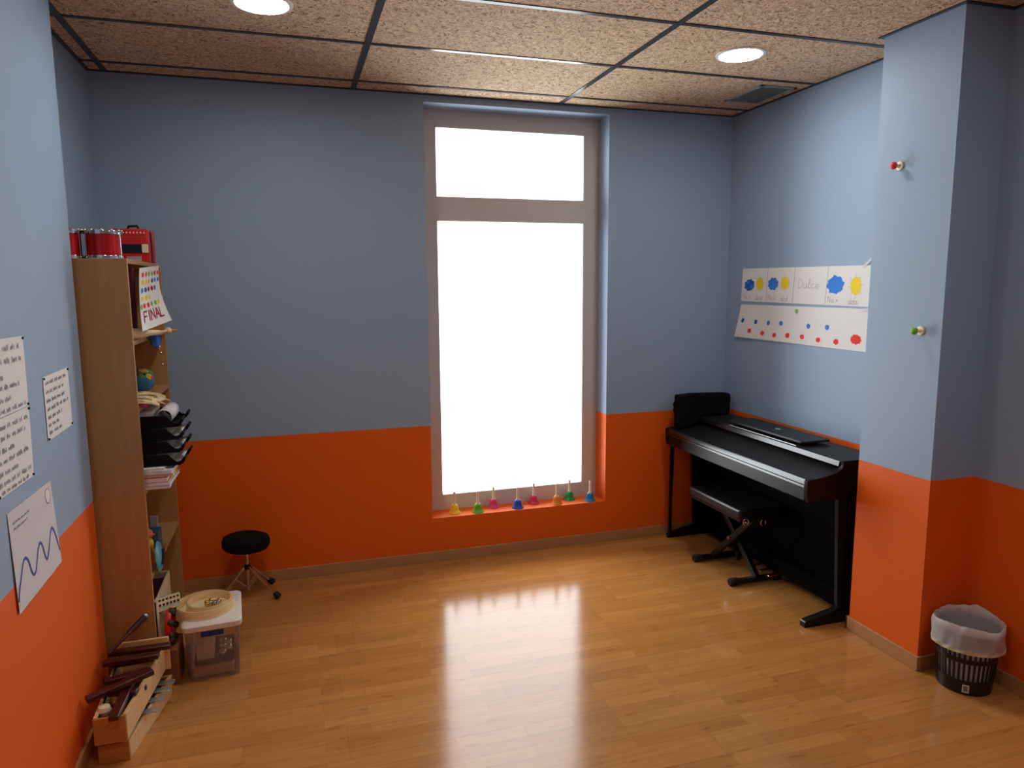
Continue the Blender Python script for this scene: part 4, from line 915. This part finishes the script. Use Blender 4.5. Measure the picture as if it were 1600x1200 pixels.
for i, (a, b, m, lab) in enumerate((((-0.085, -0.12, 0.004), (0.075, 0.11, 0.05), 'pine', 'pale wooden block in the bottom of the clear tub'), ((-0.08, -0.11, 0.052), (0.08, 0.1, 0.075), 'rosewood', 'dark wooden bar pile inside the clear tub'),
                                    ((-0.07, -0.115, 0.077), (0.0, 0.05, 0.15), 'creamp', 'cream block inside the clear tub'))):
    mb = MB(); mb.box(a, b, Mt); tag(mb.build('wooden_block', m, bevel=0.004), lab, 'block')
for k in range(5):
    c = Mt @ Vector((0.035 + 0.022 * (k % 2), -0.10 + 0.026 * k, 0.094 + 0.004 * (k % 2))); tag(MB().sphere(c, 0.0165, n=14, rings=8).build('jingle_bell', 'chrome'), 'shiny round bell inside the clear tub, ' + ('leftmost', 'second from the left', 'middle', 'second from the right', 'rightmost')[k] + ' of the five', 'bell', 'bells inside the clear tub')
# frame drums stacked on the lid: large hoop turned over, smaller one nested
fd = thing('frame_drum', 'large shallow wooden frame drum lying open side up on the tub lid', 'drum', (0.742, -0.88, 0.259))
MB().lathe([(0.116, 0.0), (0.118, 0.002), (0.118, 0.036), (0.1165, 0.038), (0.112, 0.038), (0.111, 0.036), (0.111, 0.002), (0.116, 0.0)], (0.738, -0.872, 0.260), 64).build('hoop', 'drumwood', fd)
MB().lathe([(0.001, 0.001), (0.1165, 0.001), (0.119, 0.001), (0.1192, 0.007), (0.118, 0.007), (0.117, 0.0), (0.001, 0.0)], (0.738, -0.872, 0.2595), 64).build('drum_skin', 'skin', fd)
at(fd)
fe = thing('frame_drum', 'smaller wooden frame drum nested inside the larger one on the tub', 'drum', (0.75, -0.86, 0.263))
MB().lathe([(0.090, 0.0), (0.092, 0.001), (0.092, 0.036), (0.0905, 0.038), (0.087, 0.038), (0.086, 0.036), (0.086, 0.004)], (0.757, -0.862, 0.262), 64).build('hoop', 'drumwood', fe)
MB().lathe([(0.001, 0.004), (0.088, 0.004), (0.090, 0.001), (0.001, 0.001)], (0.757, -0.862, 0.262), 64).build('drum_skin', 'skin', fe)
MB().rod((0.838, -0.832, 0.284), (0.845, -0.829, 0.284), 0.006).build('tuning_hole', 'rubber', fe)
at(fe)
jb = [(0.0, 0.0, 'gold'), (0.018, -0.012, 'chrome'), (0.016, 0.014, 'gold'), (0.036, 0.006, 'chrome'), (0.032, -0.022, 'gold'), (0.048, -0.010, 'chrome'), (0.004, -0.024, 'gold'), (0.05, 0.02, 'gold')]
jt = thing('jingle_bell_bracelet', 'cluster of gold and silver jingle bells on a yellow strap inside the drums', 'jingle bells', (0.76, -0.875, 0.267))
for (dx, dy, m) in jb: MB().sphere((0.745 + dx, -0.868 + dy, 0.281 + random.uniform(0, 0.008)), 0.0105, n=14, rings=8).build('jingle_bell', m, jt)
mb = MB(); mb.bar((0.725, -0.885, 0.270), (0.790, -0.870, 0.270), 0.020, 0.003); mb.build('strap', 'toyyel', jt); at(jt)

# ------------------------------------------------------------------ xylophones and bars on the floor by the left wall
XB = thing('metallophone', 'pale wooden metallophone on the floor with grey metal bars showing at its side', 'xylophone', (0.53, -1.28, 0))
yn, yf = -1.485, -1.085
def trough(mb_name, parent, pts_near, pts_far, zb0, zt0, zb1, zt1, t, mside, mend):
    (xa0, xa1), (xb0, xb1) = pts_near, pts_far
    m = MB(); m.hexa([(xa1 - t, yn0, zb0), (xa1, yn0, zb0), (xb1, yf0, zb1), (xb1 - t, yf0, zb1)], [(xa1 - t, yn0, zt0), (xa1, yn0, zt0), (xb1, yf0, zt1), (xb1 - t, yf0, zt1)]); m.build('side_plank', mside, parent, bevel=0.001)
    m = MB(); m.hexa([(xa0, yn0, zb0), (xa0 + t, yn0, zb0), (xb0 + t, yf0, zb1), (xb0, yf0, zb1)], [(xa0, yn0, zt0), (xa0 + t, yn0, zt0), (xb0 + t, yf0, zt1), (xb0, yf0, zt1)]); m.build('side_plank', mside, parent, bevel=0.001)
    m = MB(); m.box((xa0 + t * 0.0, yn0 - 0.012, zb0), (xa1, yn0, zt0)); m.build('end_block', mend, parent, bevel=0.002)
    m = MB(); m.box((xb0, yf0 - 0.012, zb1), (xb1 + (0.018 if zb1 > 0.05 else 0), yf0, zt1 + (0.052 if zb1 > 0.05 else 0.0))); m.build('end_block', 'pine' if zb1 > 0.05 else mend, parent, bevel=0.002)
    m = MB(); m.hexa([(xa0 + t, yn0, zb0), (xa1 - t, yn0, zb0), (xb1 - t, yf0 - 0.012, zb1), (xb0 + t, yf0 - 0.012, zb1)], [(xa0 + t, yn0, zb0 + 0.005), (xa1 - t, yn0, zb0 + 0.005), (xb1 - t, yf0 - 0.012, zb1 + 0.005), (xb0 + t, yf0 - 0.012, zb1 + 0.005)]); m.build('bottom_board', mend, parent)
yn0, yf0 = -1.480, -1.075
trough('a', XB, (0.440, 0.540), (0.430, 0.622), 0.0, 0.070, 0.0, 0.082, 0.012, 'pine', 'orangewood')
for i, y_ in enumerate((-1.325, -1.255, -1.195, -1.145)):
    f = (y_ - yn0) / (yf0 - yn0); xe = 0.54 + 0.082 * f; z_ = 0.0875 - (1 - f) * 0.018
    mb = MB(); mb.box((0.447, y_ - 0.015, z_ + 0.001), (xe + 0.034, y_ + 0.015, z_ + 0.005)); mb.build('metal_bar', 'steelbar', XB, bevel=0.001)
at(XB)
XA = thing('xylophone', 'tapered wooden xylophone frame lying on top of the metallophone', 'xylophone', (0.52, -1.30, 0.1))
yn0, yf0 = -1.505, -1.085
trough('b', XA, (0.438, 0.542), (0.432, 0.604), 0.088, 0.186, 0.118, 0.205, 0.012, 'pine', 'orangewood')
m = MB(); m.tube([(0.455, -1.49, 0.178), (0.45, -1.35, 0.195), (0.45, -1.10, 0.225)], 0.004); m.build('bar_cord', 'rubber', XA)
MB().lathe([(0.001, 0.0), (0.02, 0.0), (0.024, 0.012), (0.018, 0.026), (0.001, 0.03)], (0.462, -1.455, 0.172), 20).build('bar_cushion', 'cream', XA)
at(XA)
rb = [((0.415, -1.145, 0.243), (0.636, -1.150, 0.245), 'topmost rosewood bar nearest the bookshelf'),
      ((0.410, -1.215, 0.240), (0.605, -1.215, 0.243), 'second rosewood bar from the bookshelf'),
      ((0.405, -1.445, 0.226), (0.605, -1.342, 0.246), 'slanting rosewood bar in the middle of the loose pile'),
      ((0.528, -1.290, 0.214), (0.512, -1.555, 0.200), 'rosewood bar lying lengthwise over the near end block'),
      ((0.43, -1.190, 0.219), (0.585, -1.180, 0.220), 'rosewood bar under the two topmost bars, touching the frame rails'),
      ((0.43, -1.300, 0.208), (0.575, -1.275, 0.212), 'rosewood bar crossing the frame between the upper pair and the slanting bar'),
      ((0.44, -1.370, 0.205), (0.560, -1.400, 0.205), 'short rosewood bar hidden below the slanting bar'),
      ((0.47, -1.40, 0.135), (0.56, -1.16, 0.150), 'rosewood bar fallen inside the frame'),
      ((0.46, -1.22, 0.172), (0.565, -1.33, 0.172), 'rosewood bar lying crosswise deep inside the frame')]
for (a, b, lab) in rb:
    mb = MB(); mb.bar(a, b, 0.034, 0.020); o = tag(mb.build('xylophone_bar', 'rosewood', bevel=0.004), lab, 'xylophone bar', 'loose rosewood xylophone bars')
ml = thing('mallet', 'dark red stick with a grey tip leaning up against the bookshelf side', 'mallet', (0.43, -1.18, 0.26))
a, b = Vector((0.425, -1.185, 0.262)), Vector((0.545, -1.070, 0.352))
MB().rod(a, a.lerp(b, 0.5), 0.006, 0.007).build('stick', 'rosewood', ml); MB().rod(a.lerp(b, 0.5), a.lerp(b, 0.95), 0.0115, 0.012).build('grip', 'rosewood', ml)
MB().rod(a.lerp(b, 0.95), b, 0.012, 0.010).build('tip', 'steelbar', ml); at(ml)
